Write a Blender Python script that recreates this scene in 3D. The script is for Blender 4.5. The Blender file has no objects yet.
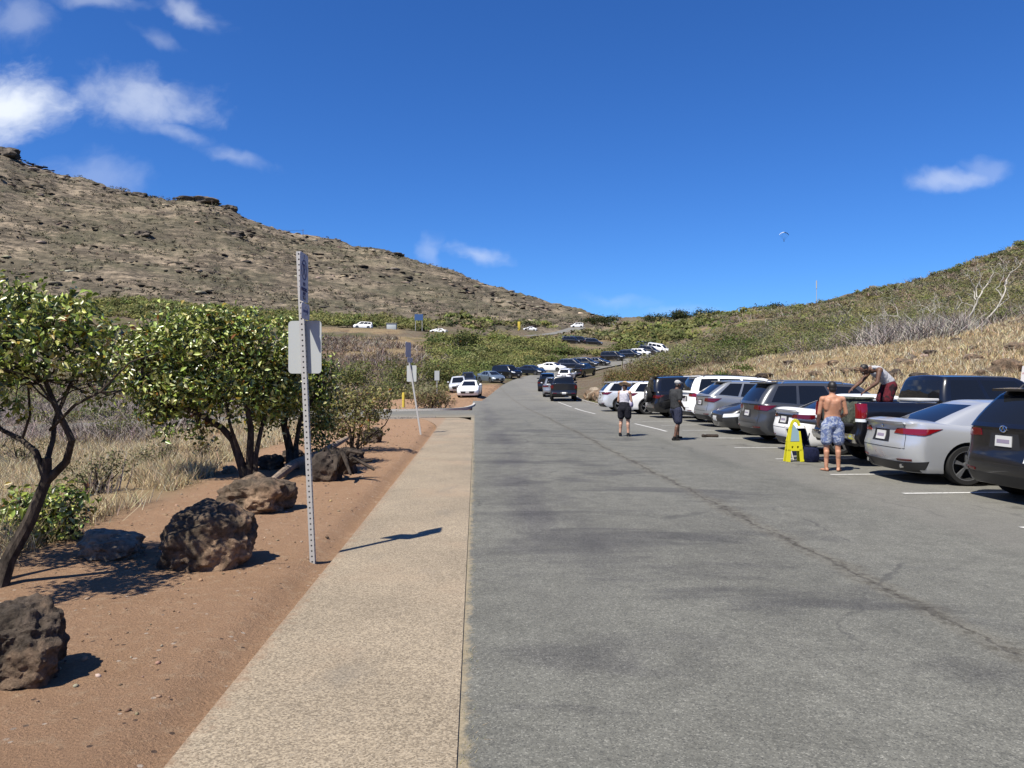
import bpy, bmesh, math, random
import numpy as np
from mathutils import Vector, Matrix
R = math.radians
C = bpy.context.scene.collection
rng = np.random.default_rng(7)
random.seed(7)
F, CX, CY, EYE = 760.0, 512.0, 384.0, 1.65

# ------------------------------------------------------------------ tagging and linking
def tag(o, label=None, cat=None, group=None, kind=None):
    if label: o['label'] = label
    if cat: o['category'] = cat
    if group: o['group'] = group
    if kind: o['kind'] = kind
    return o
def empty(name, loc=(0, 0, 0), rz=0.0):
    o = bpy.data.objects.new(name, None); C.objects.link(o)
    o.location = loc; o.rotation_euler = (0, 0, rz); o.empty_display_size = .2
    return o
def link(name, me, parent=None, mats=None):
    o = bpy.data.objects.new(name, me); C.objects.link(o)
    if mats:
        for m in (mats if isinstance(mats, (list, tuple)) else [mats]): me.materials.append(m)
    if parent: o.parent = parent
    return o
def mesh(name, verts, faces, parent=None, mats=None, smooth=False, mi=None, sharp=None):
    me = bpy.data.meshes.new(name); me.from_pydata([tuple(v) for v in verts], [], faces)
    o = link(name, me, parent, mats)
    if mi is not None: me.polygons.foreach_set('material_index', mi)
    if smooth:
        me.polygons.foreach_set('use_smooth', [True]*len(me.polygons))
        if sharp: me.set_sharp_from_angle(angle=R(sharp))
    me.update(); return o
def npmesh(name, V, Fc, parent=None, mats=None, col=None, smooth=False):
    """V (n,3); Fc (m,k) all faces with k corners"""
    me = bpy.data.meshes.new(name); n, (m, k) = len(V), Fc.shape
    me.vertices.add(n); me.vertices.foreach_set('co', V.astype(np.float32).ravel())
    me.loops.add(m*k); me.loops.foreach_set('vertex_index', Fc.astype(np.int32).ravel())
    me.polygons.add(m); me.polygons.foreach_set('loop_start', np.arange(0, m*k, k, dtype=np.int32))
    me.update(calc_edges=True)
    if smooth: me.polygons.foreach_set('use_smooth', np.ones(m, dtype=bool))
    if col is not None:
        at = me.color_attributes.new('col', 'FLOAT_COLOR', 'POINT')
        c4 = np.ones((n, 4), np.float32); c4[:, :3] = col; at.data.foreach_set('color', c4.ravel())
    return link(name, me, parent, mats)
def children(o): return [c for c in bpy.data.objects if c.parent == o]
def copy_tree(o, parent=None, kids=None):
    kids = kids or KID
    c = o.copy(); C.objects.link(c)
    if parent: c.parent = parent
    for ch in kids.get(o.name, []): copy_tree(ch, c, kids)
    return c
KID = {}
def index_kids():
    KID.clear()
    for o in bpy.data.objects:
        if o.parent: KID.setdefault(o.parent.name, []).append(o)

# ------------------------------------------------------------------ materials
def mat(name, col, rough=.6, metal=0.0, coat=0.0, spec=.5, emit=None, trans=0.0):
    m = bpy.data.materials.new(name); m.use_nodes = True
    b = m.node_tree.nodes['Principled BSDF']
    b.inputs['Base Color'].default_value = (*col, 1); b.inputs['Roughness'].default_value = rough
    b.inputs['Metallic'].default_value = metal; b.inputs['Coat Weight'].default_value = coat
    b.inputs['Coat Roughness'].default_value = .05
    b.inputs['Specular IOR Level'].default_value = spec
    if trans: b.inputs['Transmission Weight'].default_value = trans
    return m
class N:
    def __init__(s, m): s.m = m; s.t = m.node_tree; s.b = s.t.nodes.get('Principled BSDF'); s.n = s.t.nodes; s.l = s.t.links
    def new(s, ty, **kw):
        n = s.n.new(ty)
        for k, v in kw.items(): setattr(n, k, v)
        return n
    def put(s, sock, v):
        if hasattr(v, 'default_value') or hasattr(v, 'is_output'): s.l.new(v, sock)
        else: sock.default_value = v
    def noise(s, vec, scale, detail=4, rough=.55, dist=0.0, out=0):
        n = s.new('ShaderNodeTexNoise'); n.inputs['Scale'].default_value = scale
        n.inputs['Detail'].default_value = detail; n.inputs['Roughness'].default_value = rough; n.inputs['Distortion'].default_value = dist
        s.l.new(vec, n.inputs['Vector']); return n.outputs[out]
    def voro(s, vec, scale, feat='F1', out=0):
        n = s.new('ShaderNodeTexVoronoi', feature=feat); n.inputs['Scale'].default_value = scale
        s.l.new(vec, n.inputs['Vector']); return n.outputs[out]
    def ramp(s, v, lo, hi, a=0.0, b=1.0):
        n = s.new('ShaderNodeMapRange', interpolation_type='SMOOTHSTEP')
        for i, x in enumerate((v, lo, hi, a, b)): s.put(n.inputs[i], x)
        return n.outputs[0]
    def mix(s, f, a, b):
        n = s.new('ShaderNodeMix', data_type='RGBA')
        s.put(n.inputs[0], f); s.put(n.inputs[6], a if not isinstance(a, tuple) else (*a, 1)); s.put(n.inputs[7], b if not isinstance(b, tuple) else (*b, 1))
        return n.outputs[2]
    def mul(s, f, a, b):
        n = s.new('ShaderNodeMix', data_type='RGBA', blend_type='MULTIPLY')
        s.put(n.inputs[0], f); s.put(n.inputs[6], a if not isinstance(a, tuple) else (*a, 1)); s.put(n.inputs[7], b if not isinstance(b, tuple) else (*b, 1))
        return n.outputs[2]
    def math(s, op, a, b=0.0, c=0.0):
        n = s.new('ShaderNodeMath', operation=op); s.put(n.inputs[0], a); s.put(n.inputs[1], b); s.put(n.inputs[2], c); return n.outputs[0]
    def comb(s, x, y, z):
        n = s.new('ShaderNodeCombineXYZ'); s.put(n.inputs[0], x); s.put(n.inputs[1], y); s.put(n.inputs[2], z); return n.outputs[0]
    def grey(s, v):
        return s.comb(v, v, v)
    def pos(s):
        return s.new('ShaderNodeNewGeometry').outputs['Position']
    def obj(s): return s.new('ShaderNodeTexCoord').outputs['Object']
    def sep(s, v):
        n = s.new('ShaderNodeSeparateXYZ'); s.l.new(v, n.inputs[0]); return n.outputs
    def scale(s, v, sc):
        n = s.new('ShaderNodeMapping'); n.inputs['Scale'].default_value = sc; s.l.new(v, n.inputs[0]); return n.outputs[0]
    def bump(s, h, strength=.3, dist=.02, nrm=None):
        n = s.new('ShaderNodeBump'); n.inputs['Strength'].default_value = strength; n.inputs['Distance'].default_value = dist
        s.l.new(h, n.inputs['Height'])
        if nrm is not None: s.l.new(nrm, n.inputs['Normal'])
        s.l.new(n.outputs[0], s.b.inputs['Normal']); return n.outputs[0]
    def base(s, v): s.l.new(v, s.b.inputs['Base Color'])
    def attr(s, name='col'):
        n = s.new('ShaderNodeAttribute', attribute_name=name); return n.outputs['Color']

def leafy(name, rough=.45, trans=.35, spec=.5):
    m = mat(name, (.1, .12, .04), rough, spec=spec); n = N(m)
    c = n.attr(); n.base(c)
    tr = n.new('ShaderNodeBsdfTranslucent'); n.l.new(n.mix(.0, c, c), tr.inputs['Color'])
    mx = n.new('ShaderNodeMixShader'); mx.inputs[0].default_value = trans
    out = n.n['Material Output']; n.l.new(n.b.outputs[0], mx.inputs[1]); n.l.new(tr.outputs[0], mx.inputs[2]); n.l.new(mx.outputs[0], out.inputs[0])
    return m
M = {}
M['leaf'] = leafy('glossy_leaf', .33, .2, .6)
M['scrub'] = leafy('scrub_leaf', .75, .32, .15)
M['grass'] = leafy('dry_grass_blade', .7, .3, .25)
M['twig'] = leafy('dead_twig', .8, .0, .2)

def bark(name, c1, c2, sc=14):
    m = mat(name, c1, .9, spec=.2); n = N(m); p = n.scale(n.obj(), (1, 1, .35))
    a = n.noise(p, sc, 6, .65); n.base(n.mix(n.ramp(a, .35, .65), c1, c2)); n.bump(n.noise(p, sc*2, 5), .8, .02); return m
M['bark'] = bark('shaded_bark', (.03, .024, .019), (.10, .08, .064))  # bark tones darkened, the shade under the crown is in the colour
M['white_bark'] = bark('bleached_bark', (.5, .46, .4), (.7, .67, .6), 6)
M['log'] = bark('weathered_log', (.22, .17, .13), (.42, .33, .25), 8)
M['stump'] = bark('charred_root', (.02, .016, .013), (.09, .07, .055), 9)

def lava(name, c1, c2, c3, sc=3.0):
    m = mat(name, c1, .92, spec=.2); n = N(m); p = n.obj()
    a = n.noise(p, sc, 8, .65, .4); b = n.noise(p, sc*6, 6, .7)
    v = n.voro(p, sc*9)
    col = n.mix(n.ramp(a, .4, .6), c1, c2); col = n.mix(n.ramp(n.noise(p, sc*.7, 5, .6), .5, .62), col, c3)
    col = n.mul(.85, col, n.grey(n.ramp(b, .3, .6, .3, 1.15))); n.base(col)
    h = n.math('ADD', n.math('MULTIPLY', b, .6), n.math('MULTIPLY', n.noise(p, sc*22, 5, .8), .45)); n.bump(h, 1.0, .045); return m
M['rock'] = lava('lava_rock', (.15, .115, .082), (.25, .175, .12), (.40, .27, .175))
M['rock_pale'] = lava('pale_rock', (.40, .33, .25), (.5, .42, .32), (.3, .24, .18))
M['rock_dark'] = lava('dark_rock', (.06, .048, .04), (.11, .085, .068), (.15, .11, .08), 1.2)
M['rock_mid'] = lava('brown_rock', (.10, .08, .062), (.17, .13, .10), (.27, .19, .13), 3)

def asphalt():
    m = mat('asphalt', (.1, .1, .1), .85, spec=.35); n = N(m); p = n.pos(); x, y, z = n.sep(p)
    fine = n.noise(p, 95, 3, .8); vor = n.voro(p, 125, out=1); vr = n.sep(vor)[0]
    big = n.noise(n.scale(p, (.55, .22, 1)), .9, 5, .6); big2 = n.noise(n.scale(p, (.3, .9, 1)), 1.1, 5, .6, .6)
    c = n.mix(fine, (.104, .103, .088), (.222, .219, .187))
    c = n.mix(n.math('MULTIPLY', n.ramp(vr, .8, .98), .5), c, (.38, .37, .32)); c = n.mul(.6, c, n.grey(n.ramp(n.noise(p, 28, 4, .7), .3, .7, .7, 1.25)))
    c = n.mix(n.math('MULTIPLY', n.ramp(vr, .22, .05), .7), c, (.07, .07, .065))
    mid = n.noise(p, 3.2, 7, .72)
    c = n.mul(.9, c, n.grey(n.ramp(mid,   .28, .72, .82, 1.14)))
    c = n.mul(.8, c, n.grey(n.ramp(big, .3, .62, .86, 1.12)))
    # dark tyre / oil stains lying across the lane
    sx = n.ramp(n.math('ABSOLUTE', n.math('SUBTRACT', x, 1.7)), 3.4, 1.2)
    st = n.math('MULTIPLY', n.ramp(big2, .50, .64), sx)
    c = n.mul(n.math('MULTIPLY', st, .85), c, (.58, .575, .62))
    # smooth dark wheel paths further up the lane
    wy = n.ramp(y, 3, 10)
    t = n.math('ADD', x, n.math('MULTIPLY', y, .055))
    wp = n.ramp(n.math('ABSOLUTE', n.math('SUBTRACT', n.math('ADD', t, n.math('MULTIPLY', n.noise(p, .5, 2), .8)), 1.3)), .75, .1)
    wp = n.math('MULTIPLY', n.math('MULTIPLY', wp, wy), n.ramp(n.noise(n.scale(p, (1, .25, 1)), 1.2, 4), .35, .6))
    c = n.mul(n.math('MULTIPLY', wp, .8), c, (.62, .61, .68))
    # longitudinal seam with broken edges
    wob = n.math('MULTIPLY', n.math('SUBTRACT', n.noise(p, 1.6, 6, .65), .5), .42)
    d = n.math('ABSOLUTE', n.math('ADD', n.math('SUBTRACT', t, 3.42), wob))
    wid = n.math('ADD', .022, n.math('MULTIPLY', n.ramp(n.noise(p, 1.3, 3), .4, .7), .075))
    cr = n.ramp(d, n.math('MULTIPLY', wid, 1.0), n.math('MULTIPLY', wid, .3))
    cr = n.math('MULTIPLY', cr, n.ramp(n.noise(p, 22, 4, .7), .36, .56))
    c = n.mix(n.math('MULTIPLY', cr, .8), c, (.035, .034, .032))
    halo = n.ramp(d, .22, .03); c = n.mix(n.math('MULTIPLY', halo, .3), c, (.19, .17, .13)); c = n.mul(n.math('MULTIPLY', n.ramp(n.noise(p, 12, 4), .5, .6), n.math('MULTIPLY', halo, .8)), c, (.55, .53, .5))
    # thin alligator cracks
    e = n.voro(n.comb(n.math('ADD', x, n.math('MULTIPLY', n.noise(p, 2, 3), .6)), n.math('MULTIPLY', y, .6), 0.0), .42, 'DISTANCE_TO_EDGE')
    ec = n.math('MULTIPLY', n.ramp(e, .012, .003), n.ramp(n.noise(p, .45, 3), .5, .6)); c = n.mix(n.math('MULTIPLY', ec, .45), c, (.04, .04, .04))
    # the parking strip is older and paler
    pk = n.ramp(t, 5.4, 5.9); c = n.mix(n.math('MULTIPLY', pk, .28), c, (.27, .255, .225))
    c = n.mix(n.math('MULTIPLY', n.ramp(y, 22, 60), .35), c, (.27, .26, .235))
    # sandy grit gathered along the sidewalk joint, drips in the stalls
    ed = n.math('ADD', n.math('ADD', x, n.math('MULTIPLY', y, .048)), .07)
    gt = n.ramp(n.math('ADD', ed, n.math('MULTIPLY', n.math('SUBTRACT', n.noise(p, 9, 6, .75), .5), .26)), .055, -.01)
    c = n.mix(n.math('MULTIPLY', n.math('MULTIPLY', gt, n.ramp(y, 40, 30)), .8), c, n.mix(n.noise(p, 45, 4, .85), (.10, .085, .05), (.66, .54, .36)))
    oil = n.math('MULTIPLY', n.math('MULTIPLY', n.ramp(n.noise(p, .9, 4, .6), .58, .68), n.ramp(t, 6.2, 7)), .6); c = n.mul(oil, c, (.5, .49, .48))
    n.base(c)
    h = n.math('SUBTRACT', n.math('ADD', fine, n.math('MULTIPLY', vr, .5)), n.math('MULTIPLY', cr, 2.0)); n.bump(h, .55, .006); return m
M['asphalt'] = asphalt()
def sidewalk():
    m = mat('exposed_aggregate_concrete', (.3, .26, .2), .85, spec=.3); n = N(m); p = n.pos(); x, y, z = n.sep(p)
    v = n.sep(n.voro(p, 105, out=1))[0]; f = n.noise(p, 120, 4, .8); b = n.noise(p, .8, 5, .6)
    c = n.mix(v, (.195, .155, .108), (.50, .41, .29)); c = n.mix(n.ramp(f, .55, .72), c, (.62, .56, .45)); c = n.mix(n.ramp(f, .42, .3), c, (.09, .075, .06))
    c = n.mul(.7, c, n.grey(n.ramp(b, .3, .7, .8, 1.1)))
    c = n.mix(n.math('MULTIPLY', n.ramp(n.noise(p, .6, 4), .5, .7), .35), c, (.42, .30, .2))
    c = n.mix(n.math('MULTIPLY', n.ramp(n.noise(n.scale(p, (1, .5, 1)), 1.7, 5), .55, .72), .4), c, (.2, .18, .15))
    ed = n.math('ADD', n.math('ADD', x, n.math('MULTIPLY', y, .048)), 1.332)
    ds = n.ramp(n.math('ADD', ed, n.math('MULTIPLY', n.math('SUBTRACT', n.noise(p, 6, 8, .8), .5), .6)), .10, -.05); c = n.mix(n.math('MULTIPLY', ds, .6), c, n.mix(f, (.22, .13, .08), (.44, .29, .18)))
    n.base(c); n.bump(n.math('ADD', v, f), .5, .005); return m
M['sidewalk'] = sidewalk()
def paint(name, col):
    m = mat(name, col, .7); n = N(m); p = n.pos(); a = n.noise(p, 22, 5, .7)
    n.base(n.mix(n.ramp(a, .52, .66), col, (.2, .2, .19))); return m
M['line'] = paint('worn_white_paint', (.72, .71, .67))
M['kerbpaint'] = paint('pale_kerb', (.62, .6, .55))
M['rock_far'] = lava('ridge_rock', (.07, .06, .05), (.13, .11, .09), (.2, .165, .13), .12)
M['concrete'] = lava('concrete', (.42, .4, .36), (.5, .47, .42), (.36, .33, .3), 4)
M['metal_galv'] = mat('galvanised_steel', (.62, .61, .58), .5, .2)
M['sign_back'] = mat('sign_back_aluminium', (.56, .59, .58), .5, .1)
M['sign_face'] = mat('faded_shaded_sign_face', (.62, .58, .62), .55)  # faded face, with the lavender grey of its shaded side in the colour
M['sign_white'] = mat('white_sign_face', (.8, .78, .76), .5)
M['ink'] = mat('faded_navy_ink', (.05, .045, .16), .6)
M['red_ink'] = mat('red_ink', (.45, .03, .04), .6)
M['black'] = mat('black_plastic', (.018, .018, .019), .55)
M['yellow'] = mat('yellow_plastic', (.85, .78, .03), .45)
M['bollard'] = mat('yellow_bollard_paint', (.72, .55, .06), .55)
M['wood'] = bark('utility_pole_wood', (.16, .12, .09), (.26, .21, .17), 5)
M['bluesign'] = mat('blue_sign', (.05, .12, .3), .5)
# ------------------------------------------------------------------ numpy noise and ground height
def _h(ix, iy, s):
    v = np.sin(ix*127.1 + iy*311.7 + s*74.7)*43758.5453; return v - np.floor(v)
def vnoise(x, y, s=0):
    ix, iy = np.floor(x), np.floor(y); fx, fy = x-ix, y-iy; fx = fx*fx*(3-2*fx); fy = fy*fy*(3-2*fy)
    a, b, c, d = _h(ix, iy, s), _h(ix+1, iy, s), _h(ix, iy+1, s), _h(ix+1, iy+1, s)
    return (a*(1-fx)+b*fx)*(1-fy) + (c*(1-fx)+d*fx)*fy - .5
def fbm(x, y, o=5, s=0, g=.5):
    r, a = 0, 1.0
    for i in range(o): r = r + a*vnoise(x, y, s+i); x, y, a = x*2.03+5.1, y*2.03+1.7, a*g
    return r
def sst(x, a, b):
    t = np.clip((x-a)/(b-a), 0, 1); return t*t*(3-2*t)
DD = [25, 40, 60, 80, 110, 150, 200, 260, 340, 450, 700]
COLS = {  # u : image rows at those depths
 -900: [460, 430, 420, 410, 400, 385, 350, 300, 240, 120, 150],
 -400: [450, 428, 415, 403, 383, 352, 322, 285, 205, 95, 130],
 0:    [448, 426, 413, 402, 384, 352, 324, 297, 228, 150, 190],
 60:   [446, 425, 412, 402, 384, 352, 324, 298, 240, 170, 205],
 120:  [445, 423, 411, 401, 382, 351, 325, 300, 250, 187, 215],
 200:  [440, 418, 408, 398, 379, 350, 327, 306, 264, 201, 230],
 300:  [436, 414, 405, 395, 376, 347, 329, 316, 284, 236, 250],
 380:  [433, 413, 402, 394, 376, 350, 331, 320, 298, 247, 262],
 440:  [431, 412, 401, 393, 378, 355, 335, 325, 308, 266, 280],
 500:  [431, 412, 401, 391, 379, 360, 341, 330, 318, 290, 300],
 560:  [431, 413, 400, 389, 377, 361, 342, 333, 323, 308, 312],
 610:  [432, 413, 398, 380, 372, 361, 345, 334, 326, 321, 323],
 660:  [433, 413, 383, 368, 362, 353, 343, 332, 323, 320, 322],
 720:  [434, 408, 368, 354, 344, 334, 326, 320, 318, 320, 322],
 800:  [435, 378, 354, 343, 332, 322, 315, 309, 312, 316, 320],
 900:  [425, 361, 339, 328, 316, 305, 296, 288, 292, 300, 308],
 1024: [404, 350, 322, 308, 293, 277, 262, 249, 254, 265, 282],
 1400: [370, 325, 298, 280, 262, 240, 222, 205, 215, 230, 260],
 2400: [330, 300, 270, 250, 235, 220, 210, 200, 210, 230, 260]}
_us = sorted(COLS); _th = np.array([math.atan((u-CX)/F) for u in _us])
_lr = np.linspace(math.log(20), math.log(900), 240); _tab = []
for u, th in zip(_us, _th):
    d = np.array(DD, float); z = EYE + (CY-np.array(COLS[u], float))/F*d; r = d/math.cos(th)
    # smooth by dense interpolation + box filter in log r
    zz = np.interp(np.exp(_lr), r, z); zz = np.convolve(np.pad(zz, 4, 'edge'), np.ones(9)/9, 'valid') if True else zz
    _tab.append(zz)
_tab = np.array(_tab)
def table(X, Y):
    r = np.maximum(np.hypot(X, Y), 20); th = np.arctan2(X, Y); th = np.clip(th, _th[0], _th[-1])
    i = np.clip(np.searchsorted(_th, th)-1, 0, len(_th)-2); ft = (th-_th[i])/(_th[i+1]-_th[i]); ft = ft*ft*(3-2*ft)*.5+ft*.5
    lr = np.clip(np.log(r), _lr[0], _lr[-1]-1e-6); k = (lr-_lr[0])/(_lr[1]-_lr[0]); j = np.clip(k.astype(int), 0, len(_lr)-2); fk = k-j
    a = _tab[i, j]*(1-fk)+_tab[i, j+1]*fk; b = _tab[i+1, j]*(1-fk)+_tab[i+1, j+1]*fk
    return a*(1-ft)+b*ft
def zl(Y): return np.interp(Y, [-1e3, 8, 25, 45, 58, 80], [0, 0, .09, .2, .36, 1.0])
# road edges for the near, straight part
def xl(Y): return -.07 - .048*Y                    # kerb side of the lane
def lot_edge(Y): return np.interp(Y, [-30, 30, 44, 47, 49, 60], [12.9, 12.6, 10.6, 9.5, 5.6, 5.3])
# centreline of the part that climbs and bends away
RP = np.array([[30, 1.7, .12, 4.2], [45, 1.6, .2, 4.0], [58, 1.5, .36, 3.8], [70, 1.7, .66, 3.7], [80, 2.0, 1.0, 3.7], [92, 2.6, 1.6, 3.6], [104, 4.0, 2.3, 3.6], [116, 6.8, 3.15, 3.6],
               [128, 11.5, 4.2, 3.6], [140, 18, 5.4, 3.6], [152, 26, 6.8, 3.6], [162, 34, 8.0, 3.6], [171, 42, 9.2, 3.6], [179, 53, 10.4, 3.6], [184, 68, 11.8, 3.6], [187, 85, 14., 3.6]])
def dense(P, k=12):
    out = []
    for i in range(len(P)-1):
        p0, p1, p2, p3 = P[max(i-1, 0)], P[i], P[i+1], P[min(i+2, len(P)-1)]
        for j in range(k):
            t = j/k; out.append(.5*((2*p1)+(p2-p0)*t+(2*p0-5*p1+4*p2-p3)*t*t+(3*p1-p0-3*p2+p3)*t**3))
    out.append(P[-1]); return np.array(out)
RD = dense(RP)                        # columns Y, X, z, halfwidth
# upper highway on the left flank of the valley
HP = np.array([[190, -190, 0, 3.4], [196, -130, 0, 3.4], [200, -95, 0, 3.4], [203, -62, 0, 3.4], [204, -40, 0, 3.4], [206, -18, 0, 3.4], [214, -4, 0, 3.4], [232, 8, 0, 3.4], [262, 18, 0, 3.4], [300, 26, 0, 3.4]], float)
for i in range(len(HP)): HP[i, 2] = table(np.array([HP[i, 1]]), np.array([HP[i, 0]]))[0]+.2
HD = dense(HP)
SP = np.array([[38.5, -1.0, .17, 4.6], [38.4, -5, .14, 4.4], [38.2, -9, .08, 4.2], [37.5, -14, -.1, 3.6], [36, -20, -.3, 3.2], [33, -28, -.6, 3.0]])
SD = dense(SP)
def blend_road(X, Y, z, Dn, fall=7.0):
    sh = X.shape; x, y = X.ravel(), Y.ravel(); zz = z.ravel().copy()
    sel = np.where((y > Dn[:, 0].min()-15) & (y < Dn[:, 0].max()+15) & (x > Dn[:, 1].min()-15) & (x < Dn[:, 1].max()+15))[0]
    for a in range(0, len(sel), 20000):
        s = sel[a:a+20000]; d2 = (x[s, None]-Dn[None, :, 1])**2 + (y[s, None]-Dn[None, :, 0])**2; k = d2.argmin(1)
        # interpolate the road height between samples
        w = 1/(d2[np.arange(len(s))[:, None], np.clip(k[:, None]+np.array([-1, 0, 1]), 0, len(Dn)-1)]+.05)
        zr = (w*Dn[np.clip(k[:, None]+np.array([-1, 0, 1]), 0, len(Dn)-1), 2]).sum(1)/w.sum(1)
        d = np.sqrt(d2.min(1)); f = 1-sst(d, Dn[k, 3]+.8, Dn[k, 3]+fall); zz[s] = zz[s]*(1-f)+zr*f
    return zz.reshape(sh)
def near_ground(X, Y):
    z = zl(Y).astype(float)
    z = z - .016*np.clip(X-1, 0, 11.5)*(1-sst(Y, 36, 60))
    s = np.clip(-X-(4.2+.03*Y), 0, 14); z = z - .085*s*sst(s, 0, 3.5)*np.clip(1-s/30, 0, 1)
    t = np.clip(X-lot_edge(Y)-.3, 0, 60); z = z + .27*t*sst(t, -.5, 4)
    return z
def pave_dist(X, Y):
    """>0 inside the paved lot/lane/sidewalk"""
    return np.minimum(np.minimum(X-(xl(Y)-1.45), lot_edge(Y)+.3-X), 60-Y)
def ground(X, Y, rough=True):
    X = np.asarray(X, float); Y = np.asarray(Y, float); r = np.hypot(X, Y)
    f = sst(r, 18, 38); f = np.where(Y < 0, 0*f+sst(r, 60, 120), f)
    inl = (X > -3.5) & (X < 12); f = np.where(Y > 0, f*(1-(1-sst(Y, 42, 56))*sst(X, -9, -3)*(1-sst(X, 12, 15))), f)
    nz = near_ground(X, Y); tz = table(X, Y); z = nz*(1-f)+tz*f
    if rough:
        k = 1-sst(pave_dist(X, Y), -1.2, 0); lot = sst(X, -4.2, -7)+sst(X, 12.5, 15)+sst(Y, 50, 60); k = k*np.clip(lot+.12, 0, 1)
        z = z + k*(fbm(X*.35, Y*.35, 5, 3)*.35*np.clip(r/30, .3, 1.5))
        hl = sst(r, 150, 330)*(1-sst(X, -60+400, 60+400))
        z = z + 2.4*sst(r, 410, 445)*np.exp(-((X/np.maximum(Y, 1)+.402)/.043)**6)*(Y > 0) + 3.2*sst(r, 400, 440)*np.exp(-((X/np.maximum(Y, 1)+.69)/.03)**2)*(Y > 0)
        z = z + hl*(fbm(X*.016, Y*.016, 6, 11, .55)*3.5*np.clip((r-200)/250, .1, 1) + np.abs(fbm(X*.05, Y*.05+z*.08, 5, 23, .6))*2.6 + fbm(X*.2, Y*.2, 4, 31, .6)*1.3)
    z = blend_road(X, Y, z, RD); z = blend_road(X, Y, z, HD, 5.5); z = blend_road(X, Y, z, SD, 4.0)
    return z
def gz(x, y): return float(ground(np.array([x]), np.array([y]))[0])
def road_mask(X, Y, Dn, extra=0.4):
    x, y = X.ravel(), Y.ravel(); out = np.zeros(len(x))
    sel = np.where((y > Dn[:, 0].min()-8) & (y < Dn[:, 0].max()+8) & (x > Dn[:, 1].min()-8) & (x < Dn[:, 1].max()+8))[0]
    for a in range(0, len(sel), 20000):
        s = sel[a:a+20000]; d2 = (x[s, None]-Dn[None, :, 1])**2 + (y[s, None]-Dn[None, :, 0])**2; k = d2.argmin(1)
        out[s] = 1-sst(np.sqrt(d2.min(1)), Dn[k, 3]+extra-.4, Dn[k, 3]+extra+.6)
    return out.reshape(X.shape)
def on_road(X, Y, m=.5):
    X = np.asarray(X, float); Y = np.asarray(Y, float)
    return (pave_dist(X, Y) > -m) | (road_mask(X, Y, RD, m+.4) > .1) | (road_mask(X, Y, HD, m+.4) > .1) | (road_mask(X, Y, SD, m+.4) > .1)
def from_px(u, d): return (u-CX)/F*d
def proj(x, y, z): return CX+F*x/y, CY-F*(z-EYE)/y

# ---------------- terrain mesh: polar grid, finer in front
th = np.concatenate([np.linspace(-180, -43, 70)[:-1], np.linspace(-43, 43, 600), np.linspace(43, 180, 70)[1:]])*math.pi/180
rr = np.concatenate([np.geomspace(.6, 30, 110), np.geomspace(30, 200, 130)[1:], np.linspace(200, 500, 125)[1:], np.geomspace(500, 3000, 24)[1:]])
TH, RR = np.meshgrid(th, rr); TX, TY = RR*np.sin(TH), RR*np.cos(TH); TZ = ground(TX, TY)
TZ = np.where(RR > 700, TZ*(1-sst(RR, 700, 1600))-sst(RR, 700, 1600)*12, TZ)
pm = np.maximum(np.maximum(road_mask(TX, TY, RD), road_mask(TX, TY, HD)), np.maximum(road_mask(TX, TY, SD), sst(pave_dist(TX, TY), -.15, .1)*(TY > -40)))
TZ = TZ - pm*np.clip(.05+RR*.0022, .06, .35)
nr, nt = TX.shape
V = np.stack([TX.ravel(), TY.ravel(), TZ.ravel()], 1); V = np.vstack([V, [[0, 0, -.06]]])
ii, jj = np.meshgrid(np.arange(nr-1), np.arange(nt-1), indexing='ij'); a = (ii*nt+jj).ravel()
FQ = np.stack([a, a+1, a+nt+1, a+nt], 1)[:, ::-1]
# zone weights: red earth, dry grass, hillside
Yv, Xv = TY, TX; Rv = RR
nz1 = fbm(Xv*.25, Yv*.25, 4, 40)*1.2
gleft = sst(-Xv-(3.55+.135*Yv)+nz1*.5, -.3, .8)*sst(Rv, 28, 20)*(Xv < 0)
dirt = np.clip(sst(-Xv, -30, 0)*sst(Rv, 42, 30)*(1-gleft), 0, 1); dirt = np.where(Xv > 3, 0, dirt)
isl = sst(Yv, 42, 44)*sst(Yv, 100, 86)*sst(Xv, -12, -9)*(Xv < 2); dirt = np.maximum(dirt, isl)
gbound = np.interp(Xv, [8, 12, 20, 28, 45, 70], [52, 62, 62, 55, 66, 80])
gright = sst(Xv-lot_edge(Yv)+nz1*.5, .2, 1.0)*sst(gbound-Yv+nz1*8, 0, 5)*(Yv > -30)
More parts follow.
